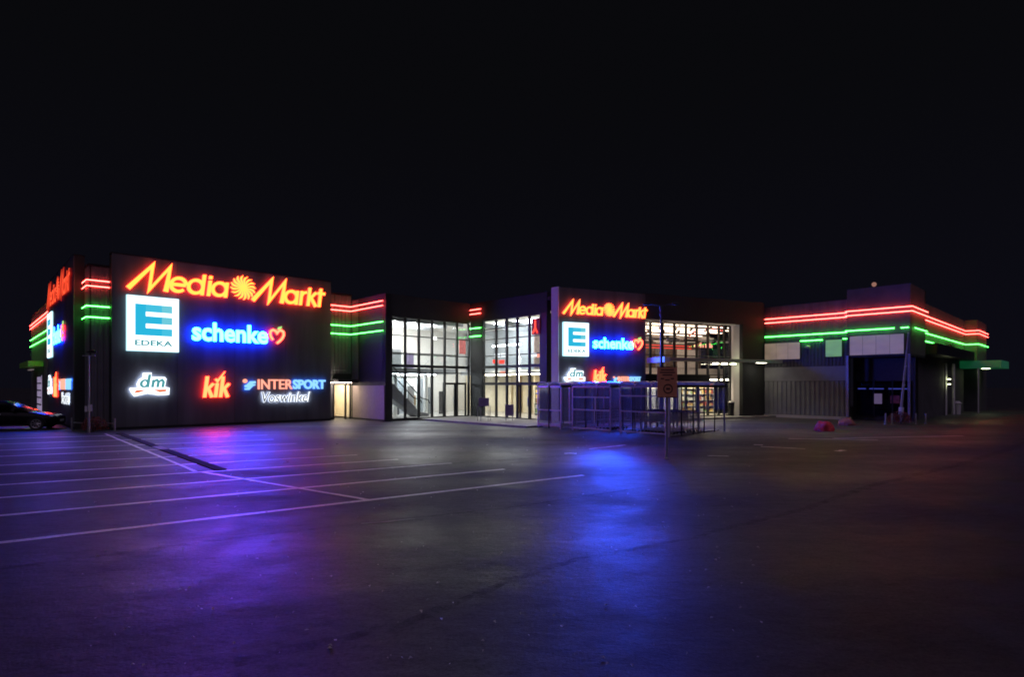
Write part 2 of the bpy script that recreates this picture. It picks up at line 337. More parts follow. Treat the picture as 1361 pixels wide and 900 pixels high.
def thing(name, label, cat, base, group=None, kind=None):
    o = bpy.data.objects.new(name, None); col.objects.link(o); o.location = base; o.empty_display_size = 0.3
    BASE[o.name] = tuple(base); tag(o, label, cat, group, kind)
    return o
def tag(o, label=None, cat=None, group=None, kind=None):
    if label: o['label'] = label
    if cat: o['category'] = cat
    if group: o['group'] = group
    if kind: o['kind'] = kind
    return o
def bx(name, fr, x0, x1, y0, y1, z0, z1, mat, parent=None):
    return build(name, MB().box(fr, x0, x1, y0, y1, z0, z1), mat, parent)
def copy_tree(o, parent=None):
    c = o.copy(); col.objects.link(c); c.parent = parent
    for ch in list(o.children): copy_tree(ch, c)
    return c

def corrugated(fr, x0, x1, z0, z1, pitch=0.25, depth=0.045, y=0.0):
    """trapezoid sheet with vertical ribs"""
    mb = MB(); prof = []; x = x0
    while x < x1 - 1e-6:
        for dx, yy in ((0, 0), (0.40, 0), (0.50, 1), (0.90, 1)):
            xx = x + dx * pitch
            if xx <= x1: prof.append((xx, y + yy * depth))
        x += pitch
    prof.append((x1, y))
    n = len(prof); vs = [fr.p(px, py, z0) for px, py in prof] + [fr.p(px, py, z1) for px, py in prof]
    mb.add(vs, [(i, i + 1, n + i + 1, n + i) for i in range(n - 1)])
    return mb

# ------------------------------------------------------------------ ground
gm = MB(); S = 500
gm.add([(-S, -60, 0), (S, -60, 0), (S, 700, 0), (-S, 700, 0)], [(0, 1, 2, 3)])
ground = build('parking_lot_ground', gm, M_ASPH, base=(0, 0, 0), recalc=False)
tag(ground, 'dark damp asphalt car park with worn painted lines', 'ground', kind='structure')
def strip(name, p0, p1, w, mat, z=0.004, jit=0.0, n=1):
    mb = MB(); dx, dy = p1[0] - p0[0], p1[1] - p0[1]; L = math.hypot(dx, dy); nx, ny = -dy / L, dx / L
    vs = []; fs = []
    for i in range(n + 1):
        t = i / n; cx_, cy_ = p0[0] + dx * t, p0[1] + dy * t
        a = w / 2 * (1 + random.uniform(-jit, jit)); b = w / 2 * (1 + random.uniform(-jit, jit)); o = random.uniform(-jit, jit) * w * 0.4
        vs += [(cx_ + nx * (a + o), cy_ + ny * (a + o), z), (cx_ - nx * (b - o), cy_ - ny * (b - o), z)]
    for i in range(n): fs.append((2 * i, 2 * i + 1, 2 * i + 3, 2 * i + 2))
    mb.add(vs, fs); return build(name, mb, mat, ground, recalc=False)
PL = [((-7.16, 8.04), (1.75, 14.12)), ((-8.66, 9.72), (-0.20, 15.14)), ((-10.05, 11.28), (-1.72, 16.32)), ((-11.34, 12.73), (-3.4, 17.15)),
      ((-12.68, 14.24), (-4.92, 18.27)), ((-14.13, 15.86), (-6.56, 20.01)), ((-15.93, 17.88), (-8.19, 21.83)), ((-17.41, 19.54), (-9.75, 23.51)),
      ((-19.4, 21.6), (-10.9, 25.6)), ((-21.2, 23.8), (-12.4, 27.6))]
for i, (a, b) in enumerate(PL):
    e = ((a[0] - (b[0] - a[0]) * 0.5), (a[1] - (b[1] - a[1]) * 0.5))
    strip('parking_line', e, b, 0.15, M_PAINT, jit=0.10, n=60)
strip('parking_line', (-7.89, 14.62), (-2.67, 10.99), 0.11, M_PAINT, z=0.008, jit=0.1, n=24)
strip('parking_line', (-18.58, 26.26), (-8.10, 14.72), 0.10, M_PAINT, z=0.008, jit=0.15, n=50)
for a, b, w in (((11.46, 23.84), (14.86, 23.34), 0.12), ((9.0, 21.4), (9.3, 21.3), 0.14), ((8.98, 20.75), (10.2, 20.0), 0.10), ((13.4, 24.0), (19.8, 25.2), 0.10),
                ((1.7, 18.67), (2.1, 18.65), 0.24), ((2.68, 20.0), (4.2, 21.3), 0.12), ((6.15, 18.07), (6.75, 17.9), 0.12), ((10.9, 19.3), (11.3, 19.6), 0.2)):
    strip('worn_line', a, b, w, M_PAINT, z=0.006, jit=0.4, n=12)
def polyribbon(name, pts, ws, mat, z):
    """ribbon on the ground through metric points, with ragged edges"""
    P = []
    for i in range(len(pts) - 1):
        a = Vector(pts[i]); b = Vector(pts[i + 1]); k = max(2, int((b - a).length / 0.12))
        for j in range(k): P.append((a.lerp(b, j / k), ws[i] + (ws[i + 1] - ws[i]) * j / k))
    P.append((Vector(pts[-1]), ws[-1])); vs = []; off = 0
    for i, (p, w) in enumerate(P):
        t = (P[min(i + 1, len(P) - 1)][0] - P[max(i - 1, 0)][0]).normalized(); nrm = Vector((-t.y, t.x))
        off = off * 0.9 + random.uniform(-0.012, 0.012)
        a = p + nrm * (w / 2 * random.uniform(0.6, 1.25) + off); b = p - nrm * (w / 2 * random.uniform(0.6, 1.25) - off)
        vs += [(a.x, a.y, z), (b.x, b.y, z)]
    mb = MB(); mb.add(vs, [(2 * i, 2 * i + 1, 2 * i + 3, 2 * i + 2) for i in range(len(P) - 1)])
    return build(name, mb, mat, ground, recalc=False)
polyribbon('tar_seam', [(-8.2, 6.1), (-6.15, 6.89), (-4.36, 8.12), (-3.21, 8.75), (-1.52, 9.6), (0.27, 10.57), (1.8, 11.67), (5.0, 13.9)], [0.10, 0.12, 0.14, 0.12, 0.10, 0.09, 0.08, 0.06], M_TAR, 0.005)
polyribbon('tar_seam', [(-2.2, 4.55), (-1.0, 5.3), (-0.03, 6.49), (0.87, 7.31), (2.47, 8.2), (5.21, 10.25), (8.05, 12.73), (13.28, 16.64), (22, 24)], [0.18, 0.15, 0.14, 0.12, 0.11, 0.16, 0.2, 0.26, 0.3], M_TAR, 0.005)
polyribbon('tar_seam', [(-5.4, 10.6), (-3.6, 10.9), (-2.2, 11.6)], [0.06, 0.09, 0.05], M_TAR, 0.005)
polyribbon('tar_seam', [(-4.2, 15.2), (-3.0, 15.5), (-0.2, 17.0), (2.4, 18.4)], [0.2, 0.3, 0.25, 0.15], M_TAR, 0.005)
polyribbon('pale_patch', [(-2.4, 9.15), (-2.0, 9.3), (-1.6, 9.5)], [0.04, 0.1, 0.04], M_PALE, 0.006)
for bx_, by_, rr in ((-3.9, 15.8, 0.2), (-3.2, 16.1, 0.2), (-1.1, 14.3, 0.16)):
    mb = MB(); n = 18
    mb.add([(bx_, by_, 0.007)] + [(bx_ + rr * random.uniform(0.6, 1.2) * math.cos(2 * math.pi * k / n) * 1.5, by_ + rr * random.uniform(0.6, 1.1) * math.sin(2 * math.pi * k / n) * 0.55, 0.007) for k in range(n)],
           [(0, 1 + k, 1 + (k + 1) % n) for k in range(n)])
    build('oil_stain', mb, M_TAR, ground, recalc=False)
# scattered leaves and scraps
mb = MB()
for k in range(420):
    y = 4.5 + 26 * random.random() ** 1.6; x = random.uniform(-0.75, 0.45) * y
    a = random.uniform(0, 6.3); r = random.uniform(0.008, 0.028) * (0.5 + y / 14)
    c, s_ = math.cos(a) * r, math.sin(a) * r; h = 0.006 + random.random() * 0.02
    mb.add([(x - c, y - s_, 0.006), (x + s_ * 0.6, y - c * 0.6, h), (x + c, y + s_, 0.008), (x - s_ * 0.6, y + c * 0.6, h + 0.004)], [(0, 1, 2, 3)])
tag(build('leaf_litter', mb, M_LITTER, base=(0, 0, 0), recalc=False), 'tiny pale leaves and scraps strewn over the asphalt', 'litter', kind='stuff')
# long low kerb between the parking rows
kt = thing('kerb', 'long low dark kerb between the parking rows on the left', 'kerb', (-13.2, 20.4, 0), kind='structure')
def kerb_piece(t0, t1, mat, name):
    a = Vector((-18.3, 26.3)); b = Vector((-7.75, 14.75)); d = (b - a).normalized()
    p = a.lerp(b, t0); L = (b - a).length * (t1 - t0)
    build(name, MB().box(Fr((p.x, p.y), d), 0, L, -0.40, -0.14, -0.01, 0.025), mat, kt)
N = 12
for k in range(N):
    kerb_piece(k / N + 0.0006, (k + 1) / N - 0.0006, M_KERBP if k == 6 else M_KERB, 'kerb_stone')
# raised paving in the entrance court
pv = MB().slab([uv(21.3, 21.0), uv(27.5, 21.0), uv(42, 15.9), uv(42, 34), uv(21.3, 34)], -0.02, 0.10)
tag(build('pavement', pv, M_PAVE), 'pale paved forecourt at the glazed entrance', 'pavement', kind='structure')

# ------------------------------------------------------------------ buildings: walls
def light_tubes(parent, pts, zs, name='light_tube'):
    """horizontal light tubes along a run of wall (points already in front of the wall)"""
    for z, m in zs:
        build(name, MB().tube([(p[0], p[1], z) for p in pts], 0.021, 8), m, parent, smooth=True)
        # dark holder rail behind the tube
ZL = [(7.43, G_RTUBE), (7.14, G_RTUBE), (6.15, G_GTUBE), (5.60, G_GTUBE)]
# --- store block on the left
store = thing('retail_building', 'dark corrugated store block behind the large left sign wall', 'building', (*uv(12, 45), 0))
FS = front(4.7, 35.0); SS = side(4.7, 66.0)
fw = MB().box(FS, 0, 12.9, -0.3, 0, 0, 8.2).box(FS, 12.9, 14.2, -0.3, 0, 2.25, 8.2)
build('front_wall', fw, M_PANEL2, store)
bx('side_wall', SS, 0, 30.7, -0.3, 0, 0, 8.2, M_PANEL2, store)
build('roof', MB().slab([uv(4.75, 35.05), uv(19.2, 35.05), uv(19.2, 65.9), uv(4.75, 65.9)], 7.85, 8.0), M_DARK, store)
bx('back_wall', front(4.7, 66.0), 0, 14.5, -0.3, 0, 0, 8.0, M_PANEL2, store)
build('corrugated_sheet', corrugated(FS, 0.06, 12.85, 0.15, 8.15, y=0.01), M_CORR, store, recalc=False)
build('corrugated_sheet', corrugated(FS, 12.85, 14.15, 3.0, 8.15, y=0.01), M_CORR, store, recalc=False)
build('corrugated_sheet', corrugated(SS, 0.05, 30.95, 0.15, 8.15, y=0.01), M_CORR, store, recalc=False)
bx('parapet_cap', FS, -0.06, 14.2, -0.36, 0.08, 8.2, 8.27, M_FRAME, store)
bx('parapet_cap', SS, 0, 30.95, -0.36, 0.08, 8.2, 8.27, M_FRAME, store)
o_ = 0.16
light_tubes(store, [uv(4.7 - o_, 65.6), uv(4.7 - o_, 35 - o_), uv(18.9 - o_, 35 - o_), uv(18.9 - o_, 30.86)], ZL)
# return wall with the side door and pale panels
RW = side(18.9, 35.0)
rw = MB().box(RW, 0, 4.2, -0.3, 0, 0, 7.9)
build('return_wall', rw, M_PANEL2, store)
build('corrugated_sheet', corrugated(RW, 0.02, 0.9, 2.6, 7.85, y=0.012), M_CORR, store, recalc=False)
for k in range(4): bx('pale_panel', RW, 0.22 + k * 0.98, 0.22 + k * 0.98 + 0.965, 0.0, 0.05, 0.12, 2.22, pbr('beige_cladding', (0.34, 0.28, 0.25), 0.6, var=0.1) if k == 0 else MATS['beige_cladding'], store)
bx('base_rail', RW, 0.2, 4.15, 0.0, 0.06, 0.0, 0.11, M_FRAME, store)
# side door with its lit lobby
dr = build('door_frame', MB().box(FS, 12.86, 12.94, -0.12, 0.06, 0, 2.3).box(FS, 13.72, 13.80, -0.12, 0.05, 0, 2.25).box(FS, 14.08, 14.16, -0.12, 0.05, 0, 2.25).box(FS, 12.94, 14.16, -0.12, 0.05, 2.25, 2.33), M_FRAME, store)
bx('door_pane', FS, 12.95, 13.71, -0.05, -0.04, 0.03, 2.24, M_GLASS, store)
bx('door_pane', FS, 13.81, 14.07, -0.05, -0.04, 0.03, 2.24, M_GLASS, store)
lob = MB().box(FS, 12.5, 14.6, -3.0, -2.9, 0, 2.6).box(FS, 12.5, 12.58, -2.9, -0.31, 0, 2.6).box(FS, 14.5, 14.6, -2.9, -0.31, 0, 2.6).box(FS, 12.5, 14.6, -3.0, -0.31, 2.6, 2.7)
build('lobby_wall', lob, M_WALLW, store)
bx('lobby_lamp', FS, 12.9, 14.3, -2.4, -0.7, 2.52, 2.59, G_DOOR, store)
bx('lobby_counter', FS, 12.75, 13.6, -2.4, -2.0, 0, 0.9, M_GOODS[4], store)
# porch roof over the side door
bx('porch_roof', FS, 12.72, 14.05, 0.06, 1.0, 2.42, 2.62, M_FRAME, store)
bx('porch_lamp', FS, 12.4, 13.9, 0.35, 0.55, 2.40, 2.418, glow('porch_light', (1.0, 0.80, 0.66), 45.0), store)
bx('porch_fascia_light', FS, 12.4, 13.3, 0.85, 0.95, 3.18, 3.20, M_STEEL, store)
# small side entrance at the far left; green tube light is painted into its canopy
bx('canopy', SS, 3.0, 10.8, 0.1, 1.0, 3.65, 4.05, pbr('canopy_green_spill', (0.30, 0.80, 0.10), 0.5, var=0.1), store)
bx('entrance_window', SS, 6.0, 9.2, 0.06, 0.10, 0.2, 3.0, glow_pane('lit_entrance', (0.5, 0.45, 0.55), (0.45, 0.36, 0.58), 0.55), store)
for k in range(5): bx('window_bar', SS, 6.0, 9.2, 0.10, 0.16, 0.7 + k * 0.55, 0.80 + k * 0.55, M_FRAME, store)
bx('entrance_lamp', SS, 6.2, 9.0, 0.5, 0.7, 3.42, 3.48, G_WINL, store)

# --- glazed hall with entrance wing in the centre
hall = thing('retail_building', 'glass fronted two storey entrance hall in the middle of the centre', 'building', (*uv(30, 31), 0))
DC = (0.909, 0.416); OC = (2.74, 34.0); FC = Fr(OC, DC)          # slightly turned front of the entrance wing
F1 = front(18.9, 30.8)           # stair hall front, x 0..6.75
F2 = side(25.65, 30.8)           # court side, x 0..7.24
bx('corner_pier', F1, 0.0, 0.42, -0.4, 0.02, 0.0, 7.9, M_FRAME, hall)
bx('fascia_wall', F1, 0.42, 6.75, -0.3, 0.0, 6.55, 7.9, M_PANEL2, hall)
bx('fascia_wall', F2, 0.0, 7.24, -0.3, 0.0, 6.64, 7.9, M_PANEL2, hall)
bx('corner_wall', F2, 0.02, 1.25, -0.3, 0.0, 3.2, 6.64, M_PANEL2, hall)
bx('corner_wall', F2, 0.02, 1.25, -0.3, 0.0, 0.1, 3.2, M_FRAME, hall)
bx('end_pier', F2, 6.72, 7.24, -0.4, 0.03, 0.0, 6.64, M_FRAME, hall)
light_tubes(hall, [uv(25.65 - 0.12, 30.7), uv(25.65 - 0.12, 29.55)], ZL)
bx('fascia_wall', FC, 6.3, 16.78, -0.3, 0.0, 6.5, 8.12, M_PANEL2, hall)
bx('front_wall', FC, 14.69, 16.78, -0.3, 0.0, 0.0, 6.5, M_PANEL2, hall)
bx('fascia_wall', FC, 0.45, 6.3, -0.75, -0.5, 0, 7.9, M_PANEL2, hall)
bx('reveal_wall', FC, 14.69, 14.8, -1.3, -0.301, 0.1, 6.5, M_SIDE, hall)
bx('soffit', FC, 6.3, 14.69, -1.3, -0.301, 6.5, 6.6, M_SIDE, hall)
ROOF = [uv(18.95, 30.85), uv(25.7, 30.85), uv(25.7, 23.4), FC.p(0.4, -0.4, 0)[:2], FC.p(16.7, -0.2, 0)[:2], uv(41.3, 41), uv(18.95, 41)]
build('roof', MB().slab(ROOF, 7.4, 7.6), M_DARK, hall)
build('ceiling', MB().slab([uv(19.0, 31.1), uv(25.95, 31.1), uv(25.95, 23.8), FC.p(0.9, -0.9, 0)[:2], FC.p(16.2, -0.9, 0)[:2], uv(41.0, 40.6), uv(19.0, 40.6)], 6.72, 6.82), M_WALL, hall)
build('shop_floor', MB().slab([uv(19.0, 31.0), uv(25.9, 31.0), uv(25.9, 23.8), FC.p(0.9, -1.0, 0)[:2], FC.p(16.2, -1.0, 0)[:2], uv(41.0, 40.6), uv(19.0, 40.6)], 0.104, 0.13), M_FLOOR, hall)
bx('back_wall', front(18.9, 38.5), 0, 13.2, -0.2, 0, 0.1, 6.75, M_WALL, hall)
bx('side_wall', side(18.9, 38.6), 0, 3.2, -0.45, -0.301, 0.1, 6.75, M_WALL, hall)
# upper floor of the stair hall
build('upper_floor', MB().slab([uv(19.2, 33.2), uv(26.4, 33.2), uv(26.4, 38.4), uv(19.2, 38.4)], 3.05, 3.40), M_GREY, hall)
bx('balustrade', front(19.2, 33.15), 0, 7.1, 0.0, 0.03, 3.4, 4.4, M_GLASS, hall)
bx('handrail', front(19.2, 33.15), 0, 7.1, -0.02, 0.05, 4.4, 4.46, M_FRAME, hall)
def glazing(parent, fr, xs, zs, y, skip=(), thick=0.10, heavy=(), glass=M_GLASS, deep=0.14):
    z0, z1 = zs[0], zs[-1]
    for i, x in enumerate(xs): bx('mullion', fr, x - thick / 2, x + thick / 2, y - deep, y, z0, z1, M_FRAME, parent)
    for i in range(len(xs) - 1):
        for j in range(len(zs) - 1):
            bx('pane', fr, xs[i] + thick / 2, xs[i + 1] - thick / 2, y - 0.07, y - 0.06, zs[j] + 0.03, zs[j + 1] - 0.03, glass, parent)
    for j, z in enumerate(zs):
        h = 0.09 if j in heavy else 0.03
        for i in range(len(xs) - 1):
            bx('transom', fr, xs[i] + thick / 2, xs[i + 1] - thick / 2, y - deep + 0.01, y - 0.01, z - h, z + h, M_FRAME, parent)
xs1 = [0.44 + (6.68 - 0.44) * k / 6 for k in range(7)]
cw1 = build('curtain_wall', MB().box(F1, 0.42, 6.7, -0.16, 0.0, 0.04, 0.10), M_FRAME, hall)
glazing(cw1, F1, xs1, [0.13, 3.06, 3.46, 4.2, 5.37, 6.52], -0.02, thick=0.13, heavy=(2,))
xs2 = [1.30, 2.60, 3.62, 4.60, 5.68, 6.68]
cw2 = build('curtain_wall', MB().box(F2, 1.25, 6.72, -0.16, 0.0, 0.04, 0.10), M_FRAME, hall)
glazing(cw2, F2, xs2, [0.13, 2.34, 3.06, 3.46, 4.2, 5.3, 6.0, 6.60], -0.02, thick=0.13, heavy=(1, 3))
# doors: frames set in the lower panes
for fr, a, b, n_ in ((F1, 4.55, 6.55, 2), (F2, 4.68, 6.6, 2)):
    d = build('door', MB().box(fr, a, b, -0.24, -0.165, 2.28, 2.42).box(fr, a, a + 0.12, -0.24, -0.165, 0.14, 2.28).box(fr, b - 0.12, b, -0.24, -0.165, 0.14, 2.28).box(fr, (a + b) / 2 - 0.06, (a + b) / 2 + 0.06, -0.24, -0.165, 0.14, 2.28), M_FRAME, hall)
    bx('door_handle', fr, (a + b) / 2 - 0.18, (a + b) / 2 - 0.14, -0.165, -0.10, 0.9, 1.5, M_STEEL, d)
# centre glazing set back in its opening
xs3 = [6.45, 7.45, 8.45, 9.45, 10.45, 11.4, 12.4, 13.4, 13.9, 14.45]
cw3 = build('curtain_wall', MB().box(FC, 6.4, 14.6, -1.0, -0.86, 0.06, 0.11), M_FRAME, hall)
glazing(cw3, FC, xs3, [0.13, 2.45, 2.95, 4.25, 6.45], -0.86, thick=0.12, heavy=())
bx('door_header', FC, 6.45, 12.3, -0.85, -0.62, 2.50, 2.98, M_FRAME, hall)
# ceiling lamps
for k in range(4):
    bx('ceiling_lamp', F1, 0.9 + k * 1.55, 1.1 + k * 1.55, -6.8, -2.4, 6.62, 6.70, G_STRIP, hall)
    bx('ceiling_lamp', F1, 0.9 + k * 1.55, 1.5 + k * 1.55, -6.5, -3.2, 2.98, 3.04, G_LAMPC, hall)
bx('ceiling_lamp', F1, 0.8, 6.2, -1.9, -1.78, 6.60, 6.70, G_STRIP, hall)
for k in range(3): bx('ceiling_beam', F1, 0.1, 7.0, -1.2 - k * 1.9, -1.05 - k * 1.9, 6.40, 6.70, M_GREY, hall)
# stair hall contents
st = thing('escalator', 'dark escalator rising behind the left glass front', 'escalator', (*uv(20.2, 32.2), 0.13))
esc = MB().prism(Fr(uv(19.25, 32.3), U), [(0, 3.3), (0, 2.1), (0.2, 1.9), (3.0, 0.14), (4.0, 0.14), (4.0, 0.3), (3.2, 0.45), (0.5, 2.9), (0.3, 3.3)], -0.9, 0.0)
build('truss', esc, M_GREY, st)
for yy in (-0.92, 0.0):
    build('balustrade', MB().prism(Fr(uv(19.25, 32.3), U), [(0.3, 3.31), (3.25, 0.5), (4.0, 0.35), (4.0, 1.2), (3.35, 1.35), (0.3, 4.2)], yy, yy + 0.02), M_GLASS, st)
    build('handrail', MB().tube([Fr(uv(19.25, 32.3), U).p(x, yy + 0.01, z) for x, z in ((0.3, 4.22), (3.35, 1.38), (3.9, 1.24), (4.05, 1.0))], 0.04), M_RUBBER, st)
for k in range(10):
    x = 0.5 + k * 0.27; bx('step', Fr(uv(19.25, 32.3), U), x, x + 0.26, -0.85, -0.05, 2.62 - k * 0.235, 2.78 - k * 0.235, M_STEEL, st)
pil = [(21.6, 34.0), (24.3, 34.2)]
for k, (a, b) in enumerate(pil): build('column', MB().lathe((*uv(a, b), 0.13), [(0.16, 0), (0.16, 2.9)], 16), M_WALL, hall, smooth=False)
for k in range(6):
    bx('partition_panel', front(20.0 + k * 1.0, 36.2), 0, 0.92, -0.1, 0, 0.14, 2.75, [M_GREY, M_WALL, M_GREY, M_GREY, M_WALL, M_GREY][k], hall)
bx('hanging_poster', front(26.0, 32.4), 0, 0.55, -0.05, 0, 4.5, 5.5, pbr('red_poster', (0.45, 0.08, 0.07), 0.5, var=0.4), hall)
bx('wall_cabinet', front(21.0, 38.45), 0, 1.1, 0, 0.3, 3.4, 4.9, M_GREY, hall)
bx('wall_cabinet', front(22.8, 38.45), 0, 0.5, 0, 0.3, 3.4, 4.6, M_GREY, hall)
for k, (u_, v_, w_, h_, m_) in enumerate(((21.3, 34.6, 0.5, 2.0, M_WALL), (22.2, 35.0, 0.4, 1.7, M_DARK), (22.9, 34.4, 0.55, 2.2, M_SIDE), (23.8, 35.2, 0.35, 1.5, M_GOODS[4]), (24.6, 34.5, 0.6, 2.1, M_GREY), (25.4, 34.0, 0.3, 1.8, M_DARK))):
    bx('display_board', front(u_, v_), 0, w_, -0.08, 0, 0.14, h_, m_, hall)
bx('wall_cabinet', front(21.3, 34.2), 0, 0.95, -0.4, 0, 3.41, 4.75, M_GREY, hall)
bx('wall_cabinet', front(22.7, 34.0), 0, 0.45, -0.4, 0, 3.41, 4.5, M_PLASTIC, hall)
build('stair_rail', MB().tube([front(23.4, 33.6).p(0, 0, 3.4), front(23.4, 33.6).p(1.2, 0, 4.3), front(23.4, 33.6).p(2.4, 0, 4.3)], 0.03), M_STEEL, hall)
bx('sign_lamp', front(24.9, 34.0), 0, 0.25, -0.1, 0, 5.6, 5.75, G_LAMPW, hall)
# entrance hall behind the court side glass
bx('inner_wall', side(31.5, 38.4), 0, 13.4, -0.15, 0, 3.3, 6.7, M_GREY, hall)
bx('inner_wall', side(31.5, 38.4), 0, 13.4, -0.15, 0, 0.13, 3.3, M_WALLW, hall)
build('gallery_floor', MB().slab([uv(29.3, 25.5), uv(31.45, 25.5), uv(31.45, 36.4), uv(29.3, 36.4)], 3.05, 3.35), M_GREY, hall)
FI = side(29.3, 33.0)
bx('balustrade', FI, 0, 7.3, 0.0, 0.03, 3.35, 4.3, M_GLASS, hall)
bx('light_bar', FI, 0.6, 3.6, 0.06, 0.14, 5.15, 5.25, G_LAMPC, hall)
bx('light_bar', FI, 3.3, 3.42, 0.06, 0.16, 2.5, 4.9, G_LAMPW, hall)
for k, (x, z, m) in enumerate(((0.8, 4.35, G_WHT), (1.5, 4.35, G_WHT), (0.6, 3.9, G_REDIN), (1.3, 3.85, G_REDIN), (4.6, 4.25, G_WHT), (5.2, 4.2, G_SALM), (1.4, 3.0, G_SALM))):
    bx('sign_panel', FI, x, x + 0.55, 0.05, 0.10, z, z + 0.28, m, hall)
for k in range(5): bx('ceiling_lamp', FI, 0.4 + k * 1.5, 1.2 + k * 1.5, 0.2, 0.9, 2.98, 3.04, G_LAMPY, hall)
for k in range(4): bx('ceiling_lamp', FI, 0.6 + k * 1.7, 1.5 + k * 1.7, -1.6, 1.6, 6.62, 6.70, G_LAMPC, hall)
for k in range(7):
    bx('wall_pilaster', FI, 0.2 + k * 1.05, 0.42 + k * 1.05, -2.1, -2.0, 0.13, 3.0, M_GOODS[4] if k % 2 else M_WALLW, hall)
bx('ceiling_beam', FI, 3.0, 3.3, -1.0, 3.2, 6.2, 6.5, M_GREY, hall); bx('ceiling_beam', FI, 5.2, 5.5, -1.0, 3.2, 6.2, 6.5, M_GREY, hall)
# shelves with goods seen through the glass
def shelf_unit(fr, x0, w, label, seed, d=0.5, h=2.1):
    rnd = random.Random(seed)
    t = thing('display_shelf', label, 'shelf', (*fr.p(x0 + w / 2, -d / 2, 0)[:2], 0.13), 'shop shelves behind the glass')
    build('frame', MB().box(fr, x0, x0 + 0.04, -d, 0, 0.13, h).box(fr, x0 + w - 0.04, x0 + w, -d, 0, 0.13, h).box(fr, x0 + 0.04, x0 + w - 0.04, -d, -d + 0.03, 0.13, h), M_GREY, t)
    for k in range(5):
        z = 0.25 + k * (h - 0.3) / 5
        bx('shelf_board', fr, x0 + 0.04, x0 + w - 0.04, -d + 0.03, 0, z, z + 0.03, M_PAINTW, t)
        x = x0 + 0.06
        while x < x0 + w - 0.22:
            ww = rnd.uniform(0.10, 0.22); hh = rnd.uniform(0.14, 0.30)
            bx('goods', fr, x, x + ww, -d + 0.1, -0.03, z + 0.03, z + 0.03 + hh, rnd.choice(M_GOODS[:2] * 2 + M_GOODS), t); x += ww + 0.02
    return t
FSH = Fr(FC.p(0, -3.2, 0)[:2], DC)
shelf_unit(FSH, 13.7, 1.5, 'tall shelf of yellow goods at the right end of the shop window', 3, h=2.5)
shelf_unit(FSH, 12.0, 1.5, 'tall shelf of yellow goods second from the right in the shop window', 4, h=2.5)
shelf_unit(FSH, 7.4, 1.4, 'white shelf of goods at the left end of the shop window', 5)
shelf_unit(FI, 4.9, 1.6, 'shelf of goods behind the door by the left pier of the centre sign wall', 6)
bx('partition_panel', FSH, 9.2, 10.2, -0.4, -0.3, 0.13, 2.6, M_WALL, hall); bx('partition_panel', FSH, 10.6, 11.5, -0.2, -0.1, 0.13, 2.4, M_WALL, hall)
bx('inner_wall', Fr(FC.p(0, -7, 0)[:2], DC), 2, 17.4, -0.2, 0, 3.4, 6.7, pbr('brown_wall', (0.20, 0.14, 0.12), 0.7, var=0.3), hall)
bx('inner_wall', Fr(FC.p(0, -7, 0)[:2], DC), 2, 17.4, -0.2, 0, 0.13, 3.4, M_WALLW, hall)
bx('gallery_front', Fr(FC.p(0, -4.0, 0)[:2], DC), 5.8, 17, -0.3, 0, 2.7, 3.5, M_WALL, hall)
for k in range(6):
    for j in range(7):
        x = 6.3 + j * 1.42 + (k % 2) * 0.4; y = -1.45 - k * 0.85
        bx('ceiling_lamp', FC, x, x + 1.1, y - 0.10, y, 6.36 - (k % 3) * 0.10, 6.40 - (k % 3) * 0.10, G_STRIPY, hall)
for k in range(8): bx('ceiling_lamp', FSH, 6.8 + k * 1.15, 7.5 + k * 1.15, 0.3, 1.2, 2.62, 2.66, G_LAMPY, hall)
bx('gallery_soffit', FSH, 6.2, 16.6, -0.8, 1.6, 2.67, 2.75, M_WALL, hall)
for k in range(6):      # hanging ceiling baffles in zigzag
    for j in range(6):
        x = 6.4 + j * 1.5 + (k % 2) * 0.35; y = -1.6 - k * 0.75
        bx('ceiling_baffle', Fr(FC.p(0, 0, 0)[:2], DC), x, x + 1.15, y - 0.06, y, 5.30 + (k * 0.17) % 0.6, 5.44 + (k * 0.17) % 0.6, M_WALL if (j + k) % 3 else M_DARK, hall)
for z in (4.98, 4.80): bx('red_strip', Fr(FC.p(0, -2.1, 0)[:2], DC), 6.6, 12.0, -0.04, 0, z, z + 0.05, G_REDIN, hall)
for k, w in enumerate((0.16, 0.10, 0.14, 0.08, 0.16, 0.22, 0.12)):
    bx('red_sign_block', Fr(FC.p(0, -2.08, 0)[:2], DC), 12.2 + k * 0.26, 12.2 + k * 0.26 + w, 0, 0.05, 4.95, 5.15 + (k % 3) * 0.07, G_SALM, hall)
for x, w, m in ((6.8, 0.8, M_WALLW), (8.8, 0.6, M_GREY), (10.3, 0.9, M_GREY), (12.3, 2.0, M_WALL)):
    bx('wall_panel', Fr(FC.p(0, -3.98, 0)[:2], DC), x, x + w, 0, 0.05, 3.52, 4.9, m, hall)
# canopy over the centre doors
cano = build('canopy', MB().prism(Fr(FC.p(0, 0, 0)[:2], DC), [(6.9, 3.80), (16.5, 3.80), (16.5, 3.92), (6.9, 3.92)], 0.0, 1.7), M_FRAME, hall)
bx('canopy_edge', FC, 6.88, 16.52, 1.70, 1.76, 3.74, 3.95, M_STEEL, cano)
bx('canopy_end', FC, 6.45, 6.88, 0.0, 1.7, 3.66, 3.98, M_SIDE, cano)
bx('canopy_lamp', FC, 15.2, 15.9, 0.7, 1.0, 3.775, 3.795, glow('canopy_light', (1.0, 0.92, 0.72), 16.0), hall)
for k in range(3): bx('canopy_lamp', FC, 12.4 + k * 0.8, 12.7 + k * 0.8, -0.5, -0.2, 3.70, 3.74, G_OLIVE if k == 2 else G_LAMPY, hall)

